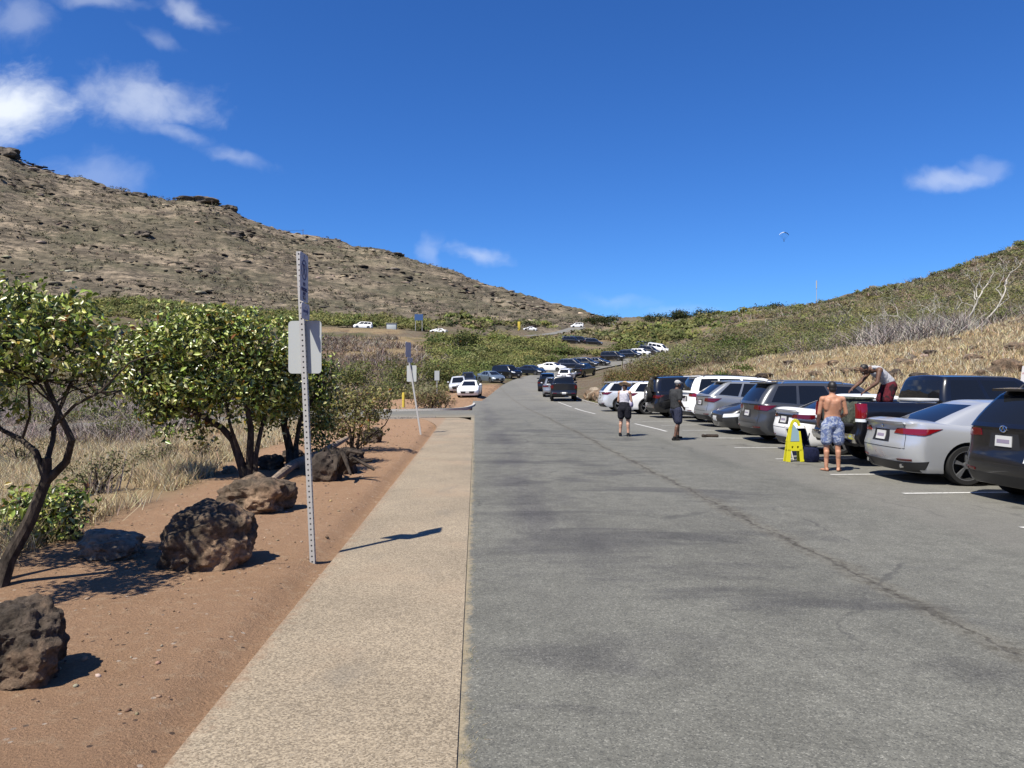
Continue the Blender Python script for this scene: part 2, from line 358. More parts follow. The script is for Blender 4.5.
# tan patch under the highway
tanp = sst(Rv, 125, 150)*sst(Rv, 208, 198)*sst(Xv, -100, -70)*(Xv < -18)*1.0*sst(fbm(Xv*.06, Yv*.06, 4, 77), -.12, .12)
tan2 = sst(Yv, 175, 195)*sst(Yv, 330, 290)*sst(Xv, 10, 16)*sst(Xv, 80, 50)*sst(fbm(Xv*.05, Yv*.05, 4, 79), -.1, .15)
grass = np.clip(gleft+gright+tanp*.9+tan2*.8, 0, 1)
hill = sst(Rv, 235, 275)*sst(Xv, 60, 20)
zc = np.stack([dirt.ravel(), grass.ravel(), hill.ravel()], 1); zc = np.vstack([zc, [[1, 0, 0]]])
def terrain_mat():
    m = mat('earth_and_hillside', (.3, .2, .12), .95, spec=.15); n = N(m); p = n.pos(); x, y, z = n.sep(p)
    w = n.sep(n.attr('col')); f = n.noise(p, 60, 5, .75); b = n.noise(p, 1.3, 5, .6); g = n.noise(p, 9, 6, .7)
    d = n.mix(b, (.345, .207, .12), (.48, .305, .19)); d = n.mix(n.math('MULTIPLY', n.ramp(g, .5, .7), .5), d, (.56, .42, .28))
    d = n.mul(.8, d, n.grey(n.ramp(f, .3, .7, .65, 1.15)))
    pv = n.sep(n.voro(p, 26, out=1))[0]; pd = n.voro(p, 26)
    d = n.mix(n.math('MULTIPLY', n.ramp(pv, .96, .97), n.ramp(pd, .42, .3)), d, n.mix(n.ramp(n.sep(n.voro(p, 26, out=1))[1], .3, .7), (.12, .08, .06), (.55, .45, .36)))
    gr = n.mix(n.noise(n.scale(p, (1, 1, .3)), 3.5, 7, .75), (.2, .135, .07), (.52, .4, .23)); gr = n.mix(n.ramp(n.noise(p, .35, 5), .5, .65), gr, (.24, .16, .1))
    sc = n.mix(n.ramp(n.noise(p, .22, 6, .7), .35, .65), (.17, .125, .085), (.2, .17, .12)); sc = n.mix(n.ramp(n.noise(p, .1, 5, .6), .5, .6), sc, (.13, .13, .06))
    ps = n.comb(n.math('ADD', x, n.math('MULTIPLY', z, .6)), n.math('MULTIPLY', y, .6), n.math('MULTIPLY', z, 3.2))
    h1 = n.noise(ps, .045, 9, .68, .3); h2 = n.noise(ps, .16, 8, .7); h3 = n.noise(ps, .03, 5, .6)
    hc = n.mix(n.ramp(h2, .38, .62), (.105, .088, .066), (.23, .19, .14)); hc = n.mix(n.ramp(h1, .5, .64), hc, (.40, .325, .235)); hc = n.mix(n.math('MULTIPLY', n.ramp(h3, .5, .62), .55), hc, (.115, .112, .07))
    h4 = n.noise(n.comb(n.math('ADD', x, n.math('MULTIPLY', z, .8)), y, n.math('MULTIPLY', z, 4.5)), .13, 10, .8); hc = n.mix(n.math('MULTIPLY', n.ramp(h4, .53, .62), .8), hc, (.44, .35, .255)); hc = n.mix(n.ramp(h4, .47, .41), hc, (.07, .06, .045)); hc = n.mix(n.math('MULTIPLY', n.ramp(n.noise(ps, .02, 5, .6), .48, .62), .35), hc, (.13, .125, .08)); hc = n.mix(n.ramp(h2, .36, .29), hc, (.045, .038, .032)); hc = n.mul(1.0, hc, n.mix(n.ramp(n.noise(ps, .012, 4, .6), .35, .65), (.86, .86, .86), (1.1, 1.09, 1.08))); hc = n.mix(n.math('MULTIPLY', n.ramp(n.noise(ps, .5, 6, .7), .58, .66), .7), hc, (.07, .065, .045))
    c = n.mix(w[0], sc, d); c = n.mix(w[1], c, gr); c = n.mix(w[2], c, hc); n.base(c)
    near = n.ramp(n.math('ADD', n.math('MULTIPLY', x, x), n.math('MULTIPLY', y, y)), 4000, 200)
    far = n.math('MULTIPLY', n.math('SUBTRACT', 1.0, near), n.math('ADD', h2, n.math('MULTIPLY', n.noise(ps, .5, 6, .7), .5)))
    b1 = n.new('ShaderNodeBump'); b1.inputs['Strength'].default_value = .9; b1.inputs['Distance'].default_value = 1.6; n.l.new(far, b1.inputs['Height'])
    n.bump(n.math('MULTIPLY', near, n.math('ADD', f, g)), .9, .03, b1.outputs[0]); return m
M['terrain'] = terrain_mat()
ter = npmesh('terrain', V, FQ, None, M['terrain'], zc, True); tag(ter, kind='structure')
# centre fan
bmc = bmesh.new(); bmc.from_mesh(ter.data); bmc.verts.ensure_lookup_table(); ctr = bmc.verts[len(V)-1]
for j in range(nt-1): bmc.faces.new((bmc.verts[j+1], bmc.verts[j], ctr))
bmc.faces.new((bmc.verts[0], bmc.verts[nt-1], ctr)) if False else None
bmc.to_mesh(ter.data); bmc.free()

# ---------------- paved sheets
def sheet(name, rows, m, lift=0.0, kind='structure', nx=24, edge=0.0):
    """rows: list of (Y list is implicit) tuples (xleft, yleft, xright, yright)"""
    V, Fs = [], []; A = np.array(rows); t = np.linspace(0, 1, nx)
    X = A[:, 0:1]*(1-t)+A[:, 2:3]*t; Y = A[:, 1:2]*(1-t)+A[:, 3:4]*t; Z = ground(X, Y, False)+lift
    V = np.stack([X.ravel(), Y.ravel(), Z.ravel()], 1).tolist(); n = len(rows)
    for i in range(n-1):
        for j in range(nx-1): k = i*nx+j; Fs.append((k, k+1, k+nx+1, k+nx))
    if edge:
        rim = [i*nx for i in range(n)]+[(n-1)*nx+j for j in range(1, nx)]+[i*nx+nx-1 for i in range(n-2, -1, -1)]+[j for j in range(nx-2, 0, -1)]
        b0 = len(V); V += [[V[k][0], V[k][1], V[k][2]-edge] for k in rim]
        for i in range(len(rim)): a, b = rim[i], rim[(i+1) % len(rim)]; Fs.append((a, b, b0+(i+1) % len(rim), b0+i))
    o = mesh(name, V, Fs, None, m, True, sharp=30)
    if kind: tag(o, kind=kind)
    return o
ys = np.concatenate([np.linspace(-12, 20, 50), np.linspace(21, 58, 40)])
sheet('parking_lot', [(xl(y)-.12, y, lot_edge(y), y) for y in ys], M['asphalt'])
def ribbon(name, Dn, i0, m, lift=.0, hw=None, off=0.0):
    T = np.gradient(Dn[:, :2], axis=0); T /= np.linalg.norm(T, axis=1)[:, None]; rows = []
    for k in range(i0, len(Dn)):
        y, x = Dn[k, 0], Dn[k, 1]; h = hw or Dn[k, 3]; nx_, ny_ = T[k, 0], -T[k, 1]      # right of travel: (dy,-dx)
        rows.append((x+nx_*(off-h), y+ny_*(off-h), x+nx_*(off+h), y+ny_*(off+h)))
    return sheet(name, rows, m, lift)
i58 = int(np.argmin(abs(RD[:, 0]-57.6)))
ribbon('hill_road', RD, i58, M['asphalt'], .004)
ribbon('highway', HD, 0, M['asphalt'], .05)
ribbon('side_road', SD, 3, M['asphalt'], .003)
# sidewalk slab, raised and turning off at the side road
rows = []
for y in np.concatenate([np.linspace(-6, 22, 60), np.linspace(22.5, 33.4, 24)]):
    w = 1.25; k = max(0, (y-25)/8.4); rows.append((xl(y)-.012-w-1.5*max(0, k)**2.2*.8, y, xl(y)-.012-(.0 if y < 30 else (y-30)**2*.06), y))
sheet('sidewalk', rows, M['sidewalk'], .012, edge=.1, nx=10)
# kerb of the side road
def kerb(name, pts, w=.15, h=.1, m=None):
    P = np.array(pts, float); T = np.gradient(P, axis=0); T /= np.linalg.norm(T, axis=1)[:, None]; V, Fs = [], []
    z = ground(P[:, 0], P[:, 1], False)
    for p, t, zz in zip(P, T, z):
        nx_, ny_ = t[1], -t[0]
        for s, hh in ((-w/2, -.1), (-w/2, h), (w/2, h), (w/2, -.1)): V.append((p[0]+nx_*s, p[1]+ny_*s, zz+hh))
    for i in range(len(P)-1):
        for j in range(4): a, b = i*4+j, i*4+(j+1) % 4; Fs.append((a, b, b+4, a+4))
    Fs += [(0, 1, 2, 3), tuple(len(V)-4+k for k in (3, 2, 1, 0))]
    return mesh(name, V, Fs, None, m or M['kerbpaint'])
def arc(pts, k=8): 
    P = np.array([[p[0], p[1], 0, 0] for p in pts], float); return dense(P, k)[:, :2]
tag(kerb('kerb', arc([(-12, 43.4), (-8, 43.2), (-5, 43.3), (-3.6, 43.9), (-2.75, 45.5), (-2.5, 48.5), (-2.6, 52)])), kind='structure')
tag(kerb('kerb', arc([(-14, 33.9), (-9, 33.75), (-5.5, 33.8), (-3.4, 33.75)]), .2, .06, M['concrete']), kind='structure')
tag(kerb('kerb', arc([(5.65, 49), (5.5, 53), (5.3, 60), (5.75, 72), (6.0, 84)]), .18, .12, M['concrete']), kind='structure')
# painted markings
def line(p0, p1, w=.1, k=12, lift=.007):
    p0, p1 = Vector(p0), Vector(p1); d = (p1-p0).normalized(); nn = Vector((d.y, -d.x))*w/2; V, Fs = [], []
    for i in range(k+1):
        q = p0.lerp(p1, i/k)
        for s in (-1, 1):
            e = q+nn*s; V.append((e.x, e.y, float(ground(np.array([e.x]), np.array([e.y]), False)[0])+lift))
    for i in range(k): Fs.append((2*i, 2*i+1, 2*i+3, 2*i+2))
    return V, Fs
def lines(name, L, m=M['line']):
    V, Fs = [], []
    for a in L:
        v, f = line(*a); b = len(V); V += v; Fs += [tuple(i+b for i in q) for q in f]
    o = mesh(name, V, Fs, None, m); tag(o, kind='structure')
HD_ = R(10)
LL = []
for (x, y) in [(6.10, 11.85), (5.95, 14.2), (5.9, 17.0), (5.8, 19.8), (5.75, 22.5), (5.65, 25.2), (5.5, 28.0), (5.3, 30.9), (6.1, 9.1), (6.2, 6.3), (6.3, 3.5)]:
    LL.append(((x, y), (x+5.3*math.cos(HD_), y+5.3*math.sin(HD_)), .1))
lines('stall_line', LL)
lines('edge_line', [((5.0, 24.6), (4.72, 29.2), .1), ((4.1, 37.5), (3.75, 45.5), .1), ((3.7, 47), (3.4, 56), .09)])
# ------------------------------------------------------------------ camera, sun, sky
cam = bpy.data.objects.new('camera', bpy.data.cameras.new('camera')); C.objects.link(cam)
cam.location = (0, 0, EYE); cam.rotation_euler = (R(90), 0, 0); cam.data.sensor_width = 36; cam.data.lens = 36*F/1024
cam.data.clip_end = 6000; cam.data.clip_start = .05; bpy.context.scene.camera = cam
SUN_EL, SUN_AZ = R(58), R(49)      # shadows run to +X, turned 35 deg towards +Y
sd = Vector((-math.cos(SUN_EL)*math.cos(SUN_AZ), -math.cos(SUN_EL)*math.sin(SUN_AZ), math.sin(SUN_EL)))
L = bpy.data.lights.new('sun', 'SUN'); L.energy = 5.0; L.angle = R(.53); L.color = (1, .94, .83)
so = bpy.data.objects.new('sun', L); C.objects.link(so); so.rotation_euler = sd.to_track_quat('Z', 'Y').to_euler(); so.location = (0, 0, 60)
W = bpy.data.worlds.new('World'); bpy.context.scene.world = W; W.use_nodes = True
class WN(N):
    def __init__(s, w): s.t = w.node_tree; s.n = s.t.nodes; s.l = s.t.links; s.b = None
n = WN(W); bg = n.n['Background']
sky = n.new('ShaderNodeTexSky', sky_type='NISHITA'); sky.sun_disc = False; sky.sun_elevation = SUN_EL
sky.sun_rotation = math.atan2(sd.x, sd.y); sky.altitude = 50; sky.air_density = .85; sky.dust_density = .25; sky.ozone_density = 3.0
dirv = n.new('ShaderNodeTexCoord').outputs['Generated']; dx, dy, dz = n.sep(dirv)
# clouds: noise over the direction, each cloud a patch of the sky dome
def cdir(u, v): d = Vector(((u-CX)/F, 1, (CY-v)/F)); return d.normalized()
warp = n.noise(dirv, 9, 4, .6, out=1); wv = n.sep(warp)
px = n.math('ADD', n.math('DIVIDE', dx, n.math('MAXIMUM', dy, .05)), n.math('MULTIPLY', n.math('SUBTRACT', wv[0], .5), .10))
py = n.math('ADD', n.math('DIVIDE', dz, n.math('MAXIMUM', dy, .05)), n.math('MULTIPLY', n.math('SUBTRACT', wv[1], .5), .06))
cv = n.comb(px, n.math('MULTIPLY', py, 1.5), dy); fine = n.noise(cv, 14, 8, .58, .2); soft = n.noise(cv, 5, 6, .6)
def blob(u, v, ru, rv, dens, tilt=0.0):
    a = n.math('SUBTRACT', px, (u-CX)/F); b = n.math('SUBTRACT', py, (CY-v)/F)
    b = n.math('ADD', b, n.math('MULTIPLY', a, tilt))
    q = n.math('SQRT', n.math('ADD', n.math('POWER', n.math('ABSOLUTE', n.math('DIVIDE', a, ru/F)), 2.0), n.math('POWER', n.math('ABSOLUTE', n.math('DIVIDE', b, rv/F)), 2.0)))
    e = n.math('SUBTRACT', 1.0, q)
    return n.math('MULTIPLY', n.ramp(n.math('ADD', e, n.math('MULTIPLY', n.math('SUBTRACT', fine, .5), 1.7)), -.15, 1.05), dens)
acc = None
for a in [(12, 104, 60, 38, 1.0, 0), (135, 96, 82, 34, .52, .1), (170, 132, 55, 14, .3, .3), (190, 10, 42, 17, .42, .35), (155, 36, 30, 10, .2, .3), (95, 2, 60, 12, .3, 0), (235, 155, 40, 10, .25, .2),
          (100, 172, 60, 22, .22, .1), (484, 256, 36, 13, .42, .35), (440, 250, 16, 22, .22, 0), (952, 174, 50, 13, .42, 0), (985, 168, 26, 14, .2, 0), (10, 20, 40, 30, .25, 0), (620, 300, 50, 9, .14, 0), (680, 308, 40, 7, .12, 0),
          (-300, 60, 200, 60, .6, 0), (1300, 120, 160, 50, .4, 0)]:
    bb = blob(*a); acc = bb if acc is None else n.math('MAXIMUM', acc, bb)
acc = n.math('MULTIPLY', acc, n.ramp(dy, .02, .3))
hsv = n.new('ShaderNodeHueSaturation'); hsv.inputs['Saturation'].default_value = 1.15; hsv.inputs['Hue'].default_value = .5; hsv.inputs['Value'].default_value = 1.0; n.l.new(sky.outputs[0], hsv.inputs['Color'])
cc = n.mix(soft, (6.6, 7.4, 8.8), (9.0, 9.3, 9.8))
fin = n.mix(acc, n.mul(1.0, hsv.outputs[0], (.49, .84, 1.32)), cc)
n.l.new(fin, bg.inputs[0]); bg.inputs[1].default_value = .066
vs = bpy.context.scene.view_settings; vs.view_transform = 'Standard'; vs.look = 'None'; vs.gamma = 1; vs.use_curve_mapping = False; vs.exposure = .8
bpy.context.scene.cycles.diffuse_bounces = 3; bpy.context.scene.cycles.max_bounces = 6; bpy.context.scene.cycles.transparent_max_bounces = 6
bpy.context.scene.cycles.use_denoising = True

# ------------------------------------------------------------------ geometry helpers
def basis(d, ref=Vector((0, 0, 1))):
    d = d.normalized(); a = d.cross(ref)
    if a.length < 1e-3: a = d.cross(Vector((1, 0, 0)))
    a.normalize(); return a, a.cross(d).normalized()
class MB:
    def __init__(s): s.v, s.f, s.mi, s.m = [], [], [], 0
    def add(s, v, f):
        b = len(s.v); s.v += [tuple(x) for x in v]; s.f += [tuple(i+b for i in q) for q in f]; s.mi += [s.m]*len(f); return s
    def tube(s, pts, rad, k=8, caps=True, ref=None):
        P = [Vector(p) for p in pts]; n = len(P); rad = rad if isinstance(rad, (list, tuple)) else [rad]*n; V, Fs = [], []
        a = None
        for i, p in enumerate(P):
            d = (P[min(i+1, n-1)]-P[max(i-1, 0)]).normalized()
            if ref is not None: a_ = Vector(ref)-d*d.dot(Vector(ref)); a_.normalize()
            elif a is None: a_, _ = basis(d)
            else: a_ = a-d*a.dot(d); a_.normalize()
            a = a_; b = d.cross(a); r = rad[i]; ra, rb = r if isinstance(r, (tuple, list)) else (r, r)
            for j in range(k):
                t = 2*math.pi*j/k; V.append(p+a*math.cos(t)*ra+b*math.sin(t)*rb)
        for i in range(n-1):
            for j in range(k): q = i*k; Fs.append((q+j, q+(j+1) % k, q+k+(j+1) % k, q+k+j))
        if caps: Fs.append(tuple(reversed(range(k)))); Fs.append(tuple(range((n-1)*k, n*k)))
        return s.add(V, Fs)
    def box(s, c, sz, rot=None, bev=0.0):
        c = Vector(c); hx, hy, hz = [q/2 for q in sz]; V = []
        if bev:
            b = min(bev, hx*.9, hy*.9, hz*.9); bm = bmesh.new(); bmesh.ops.create_cube(bm, size=1)
            for v in bm.verts: v.co = Vector((v.co.x*sz[0], v.co.y*sz[1], v.co.z*sz[2]))
            bmesh.ops.bevel(bm, geom=bm.edges[:], offset=b, segments=2, affect='EDGES', profile=.5)
            V = [v.co.copy() for v in bm.verts]; Fs = [[v.index for v in f.verts] for f in bm.faces]; bm.free()
        else:
            V = [Vector((x*hx, y*hy, z*hz)) for x in (-1, 1) for y in (-1, 1) for z in (-1, 1)]
            Fs = [(0, 1, 3, 2), (4, 6, 7, 5), (0, 4, 5, 1), (2, 3, 7, 6), (0, 2, 6, 4), (1, 5, 7, 3)]
        if rot is not None: V = [rot @ v for v in V]
        return s.add([v+c for v in V], Fs)
    def plate(s, poly, normal, th):
        """extruded planar polygon, poly = 3D points"""
        nn = Vector(normal).normalized()*th/2; P = [Vector(p) for p in poly]; k = len(P)
        return s.add([p-nn for p in P]+[p+nn for p in P], [tuple(reversed(range(k))), tuple(range(k, 2*k))]+[(i, (i+1) % k, k+(i+1) % k, k+i) for i in range(k)])
    def ellip(s, c, r, seg=12, rings=8, rot=None):
        V, Fs = [], []; c = Vector(c)
        for i in range(rings+1):
            p = math.pi*i/rings
            for j in range(seg):
                t = 2*math.pi*j/seg; q = Vector((r[0]*math.sin(p)*math.cos(t), r[1]*math.sin(p)*math.sin(t), r[2]*math.cos(p)))
                V.append(c+(rot @ q if rot is not None else q))
        for i in range(rings):
            for j in range(seg): a = i*seg+j; b = i*seg+(j+1) % seg; Fs.append((a, a+seg, b+seg, b))
        return s.add(V, Fs)
    def build(s, name, mats, parent=None, smooth=True, sharp=35):
        return mesh(name, s.v, s.f, parent, mats, smooth, s.mi, sharp)
def leaves(P, size, nrm, col, aspect=.55, fold=.18):
    """P(n,3) size(n) nrm(n,3) col(n,3) -> arrays of folded kite leaves (2 tris + fold)"""
    n = len(P); nrm = nrm/np.maximum(np.linalg.norm(nrm, axis=1), 1e-6)[:, None]; r = rng.normal(size=(n, 3)); t = r-nrm*(r*nrm).sum(1)[:, None]; t /= np.linalg.norm(t, axis=1)[:, None]; b = np.cross(nrm, t)
    s = size[:, None]; V = np.empty((n, 4, 3))
    V[:, 0] = P-t*s*.5; V[:, 1] = P+b*s*aspect*.5-nrm*s*fold*.0+t*s*.05+nrm*s*fold; V[:, 2] = P+t*s*.5; V[:, 3] = P-b*s*aspect*.5+t*s*.05+nrm*s*fold
    Fc = (np.arange(n)[:, None, None]*4+np.array([[0, 1, 2], [0, 2, 3]])[None]).reshape(-1, 3)
    return V.reshape(-1, 3), Fc, np.repeat(col, 4, axis=0)
def merge(parts):
    Vs, Fs, Cs, b = [], [], [], 0
    for v, f, c in parts: Vs.append(v); Fs.append(f+b); Cs.append(c); b += len(v)
    return np.vstack(Vs), np.vstack(Fs), np.vstack(Cs)
def pal(n, cols, var=.22):
    c = np.array(cols)[rng.integers(0, len(cols), n)]; return np.clip(c*(1+rng.normal(0, var, (n, 1)))*(1+rng.normal(0, .06, (n, 3))), .004, .9)
def bush_leaves(c, r, h, k, ls, cols, flat=.6, bushvar=.25):
    """many bushes at once. c(n,3), r(n), h(n): k leaf faces each, in a few lobes, biased to the shell"""
    n = len(c); lobes = 5; lo = rng.normal(size=(n, lobes, 3))*np.array([.45, .45, .22]); lo[:, :, 2] = np.abs(lo[:, :, 2])
    li = rng.integers(0, lobes, (n, k)); d = rng.normal(size=(n, k, 3)); d /= np.linalg.norm(d, axis=2)[:, :, None]; rad = rng.random((n, k))**.45
    q = lo[np.arange(n)[:, None], li]+d*rad[:, :, None]*np.array([.55, .55, .5]); q[:, :, 2] = np.abs(q[:, :, 2]+.25)
    P = c[:, None, :]+q*np.stack([r, r, h], 1)[:, None, :]; nr = d*np.array([1, 1, .8])*.7+rng.normal(size=(n, k, 3))*.5+np.array([-.25, -.25, .7])
    bc = pal(n, cols, bushvar); col = np.repeat(bc, k, axis=0)*(1+rng.normal(0, .13, (n*k, 1))); s = (ls[:, None]*(.6+.8*rng.random((n, k)))).ravel()
    return leaves(P.reshape(-1, 3), s, nr.reshape(-1, 3), np.clip(col, .004, .9), .75, .12)
def twigs(c, r, h, k, w, cols, upright=.9, seg=2):
    """bare brush: thin crooked blades fanning from each base"""
    n = len(c); N_ = n*k; base = np.repeat(c, k, 0)+rng.normal(size=(N_, 3))*np.repeat(r, k)[:, None]*np.array([.35, .35, 0]); R_ = np.repeat(r, k)[:, None]; H_ = np.repeat(h, k)[:, None]
    d = rng.normal(size=(N_, 3))*np.array([.6, .6, .3]); d[:, 2] = np.abs(d[:, 2])*.5+upright; L_ = rng.random((N_, 1))**.6
    mid = base+d*np.hstack([R_, R_, H_])*L_*.5; tip = mid+(d+rng.normal(size=(N_, 3))*.5)*np.hstack([R_, R_, H_*.8])*L_*.5
    sd_ = rng.normal(size=(N_, 3))*np.array([1, 1, .1]); sd_ /= np.linalg.norm(sd_, axis=1)[:, None]; ww = np.repeat(w, k)[:, None]
    V = np.stack([base-sd_*ww, base+sd_*ww, mid+sd_*ww*.7, mid-sd_*ww*.7, tip], 1).reshape(-1, 3); i = np.arange(N_)[:, None, None]*5
    Fc = (i+np.array([[0, 1, 2], [0, 2, 3], [3, 2, 4]])[None]).reshape(-1, 3); return V, Fc, np.repeat(pal(N_, cols, .25), 5, axis=0)
def pts_in(n, ufun, dlo, dhi, umin, umax, cond=None, pw=1.0):
    """random ground points inside a field-of-view wedge; density by depth"""
    d = dlo+(dhi-dlo)*rng.random(n)**pw; u = umin+(umax-umin)*rng.random(n); X = (u-CX)/F*d; Y = d
    k = ~on_road(X, Y, 1.2) & ~((Y > 90) & on_road(X, Y, 4.0)) & ~((np.abs(u-583) < 24) & (Y > 172) & (Y < 208)) & ~((u > 600) & (u < 672) & (Y > 112) & (Y < 158) & (Y < 262-.0*X) & (X < 32) & (Y > 100+X*0))
    if cond is not None: k &= cond(X, Y, u)
    X, Y = X[k], Y[k]; return np.stack([X, Y, ground(X, Y)], 1)
GREEN = [(.18, .20, .06), (.24, .245, .085), (.13, .155, .05), (.26, .25, .10)]
OLIVE = [(.19, .19, .09), (.25, .225, .115), (.14, .15, .07), (.28, .24, .15)]
GREY = [(.32, .28, .24), (.4, .35, .3), (.25, .21, .185), (.33, .27, .24)]
BROWN = [(.2, .13, .09), (.25, .17, .11), (.17, .12, .09)]
STRAW = [(.80, .66, .41), (.68, .54, .32), (.88, .76, .53), (.56, .43, .25), (.46, .35, .21)]
def stuffmesh(name, parts, m, label=None, cat=None):
    o = npmesh(name, *merge(parts)[:2], None, m, merge(parts)[2]) if False else None
    V, Fc, Cc = merge(parts); o = npmesh(name, V, Fc, None, m, Cc); tag(o, label or name.replace('_', ' '), cat or 'shrubs', kind='stuff'); return o
def patchy(X, Y, s, seed, lo=-.1): return fbm(X*s, Y*s, 4, seed) > lo

# ---------------- far green belt at the foot of the big hill, upper valley scrub, right-hand hillside scrub
def bushes(n, dlo, dhi, u0, u1, k, r0, r1, ls, cols, cond=None, hr=.75, pw=1.0, bv=.25):
    P = pts_in(n, None, dlo, dhi, u0, u1, cond, pw); m = len(P); r = r0+(r1-r0)*rng.random(m)**1.5; sc = P[:, 1]/((dlo+dhi)/2)
    return bush_leaves(P, r, r*hr*(.7+.6*rng.random(m)), k, np.full(m, ls)*np.clip(sc, .6, 1.5), cols, bushvar=bv)
belt = [bushes(1300, 208, 250, -420, 430, 90, 2.0, 4.2, .62, GREEN, lambda X, Y, u: Y > 212-np.clip(-X-40, 0, 10)*0, .62),
        bushes(500, 215, 300, 440, 640, 50, 2, 4, 1.0, GREEN+OLIVE, lambda X, Y, u: patchy(X, Y, .03, 5), .55)]
stuffmesh('hill_foot_scrub', belt, M['scrub'], 'band of olive green scrub along the foot of the big brown hill', 'shrubs')
hillp = pts_in(5200, None, 250, 470, -420, 600, lambda X, Y, u: patchy(X, Y, .02, 9, -.05), .8); m_ = len(hillp)
stuffmesh('hillside_scrub', [bush_leaves(hillp, 1.0+1.6*rng.random(m_)**2, .7+.9*rng.random(m_), 16, np.full(m_, .62), [(.14, .135, .085), (.19, .17, .12), (.12, .11, .075), (.24, .205, .15)])], M['scrub'], 'low grey green scrub dotted over the big brown hillside', 'shrubs')
mid = [bushes(900, 95, 205, 430, 640, 150, 1.4, 3.2, .38, GREEN, lambda X, Y, u: patchy(X, Y, .045, 15, .02) & (u < 640) & ~((u > 590) & (Y > 175)), .7),
       bushes(420, 62, 110, 385, 520, 150, 1.0, 2.2, .24, GREEN+OLIVE, lambda X, Y, u: (X < xl(Y)-3.5+0*X) & patchy(X, Y, .06, 16, .02), .75),
       bushes(1100, 35, 200, -60, 420, 120, .9, 2.4, .3, OLIVE+GREEN, lambda X, Y, u: (X < -9-.04*Y) & patchy(X, Y, .05, 17, .1) & ~((Y > 140) & (u > 270)), .7, 1.2),
       bushes(500, 200, 330, 560, 760, 50, 1.5, 3.6, .9, OLIVE+GREEN, lambda X, Y, u: patchy(X, Y, .03, 18, .02), .6)]
stuffmesh('valley_scrub', mid, M['scrub'], 'green kiawe scrub filling the shallow valley left of the bending road', 'shrubs')
gb = lambda X: np.interp(X, [8, 12, 20, 28, 45, 70], [50, 60, 60, 54, 64, 78])
rh = [bushes(2500, 58, 120, 640, 1350, 150, .9, 2.0, .2, OLIVE+GREEN+[(.17, .15, .12)], lambda X, Y, u: (Y > gb(X)+3) & (X > 12) , .75, 1.2),
      bushes(3600, 110, 265, 640, 1350, 110, 1.3, 2.5, .36, GREEN+OLIVE+OLIVE+[(.24, .19, .13), (.28, .22, .16)], lambda X, Y, u: (X > np.interp(Y, [110, 185, 300], [14, 62, 60])) & patchy(X, Y, .06, 29, -.25), .6),
      bushes(160, 150, 260, 620, 760, 60, 1.8, 4.0, .9, GREEN, lambda X, Y, u: patchy(X, Y, .03, 19, -.1), .8)]
stuffmesh('slope_scrub', rh, M['scrub'], 'olive and grey scrub covering the right hand hillside above the dry grass', 'shrubs')
# bare grey brush
def brush(n, dlo, dhi, u0, u1, k, r0, r1, w, cols, cond=None, hr=1.0, pw=1.0):
    P = pts_in(n, None, dlo, dhi, u0, u1, cond, pw); m = len(P); r = r0+(r1-r0)*rng.random(m); return twigs(P, r, r*hr*(.8+.4*rng.random(m)), k, w*P[:, 1]/((dlo+dhi)/2), cols)
gb2 = [brush(2600, 24, 75, -120, 400, 30, .6, 1.3, .022, GREY+[(.23, .175, .17)], lambda X, Y, u: (X < -10-.06*Y) & patchy(X, Y, .07, 21, -.3), .8, 1.1),
       brush(2600, 64, 175, 0, 560, 28, 1.2, 2.2, .05, GREY+BROWN, lambda X, Y, u: (X < xl(Y)-5) & patchy(X, Y, .05, 22, -.25), .75),
       brush(120, 52, 60, 868, 965, 45, .9, 2.0, .03, [(.5, .46, .41), (.4, .36, .32), (.3, .26, .23)], None, 1.0), brush(170, 56, 80, 800, 1050, 34, .8, 2.0, .035, GREY, lambda X, Y, u: (Y > gb(X)-1) & (Y < gb(X)+14), .9),
       brush(500, 90, 260, 620, 1050, 26, 1.5, 3.2, .08, GREY+OLIVE, lambda X, Y, u: X > np.interp(Y, [60, 110, 185, 300], [12, 14, 62, 60]), .7),
       brush(90, 56, 110, 600, 760, 34, .8, 1.6, .035, BROWN+OLIVE, lambda X, Y, u: X > 13, .8)]
stuffmesh('dead_brush', gb2, M['twig'], 'bare grey purple brush on the valley floor and along the slopes', 'brush')
# dry grass blades
def blades(X, Y, k, h, w, cols, spread=.12, lean=.45):
    m = len(X); P = np.stack([X, Y, ground(X, Y)-.02], 1); P = np.repeat(P, k, 0); N_ = len(P); P[:, :2] += rng.normal(size=(N_, 2))*spread*np.repeat(h, k)[:, None]/.3
    d = rng.normal(size=(N_, 3))*lean; d[:, 2] = 1; H = np.repeat(h, k)[:, None]*(.5+.8*rng.random((N_, 1))); s = rng.normal(size=(N_, 3)); s[:, 2] = 0; s /= np.linalg.norm(s, axis=1)[:, None]; W_ = np.repeat(w, k)[:, None]
    mid = P+d*H*.55; tip = P+d*H+rng.normal(size=(N_, 3))*H*.25*np.array([1, 1, .4]); V = np.stack([P-s*W_, P+s*W_, mid+s*W_*.7, mid-s*W_*.7, tip], 1).reshape(-1, 3); i = np.arange(N_)[:, None, None]*5
    return V, (i+np.array([[0, 1, 2], [0, 2, 3], [3, 2, 4]])[None]).reshape(-1, 3), np.repeat(pal(N_, cols, .2), 5, axis=0)
n_ = 26000; d = 5.5+24*rng.random(n_)**1.15; u = -160+470*rng.random(n_); X = (u-CX)/F*d; Y = d
k = (-X > 3.7+.135*Y-fbm(X*.25, Y*.25, 4, 40)*.6) & (-X < 4.9+.5*Y) & patchy(X, Y, .5, 51, -.16) & (Y < 30); X, Y = X[k], Y[k]; dd = np.hypot(X, Y)
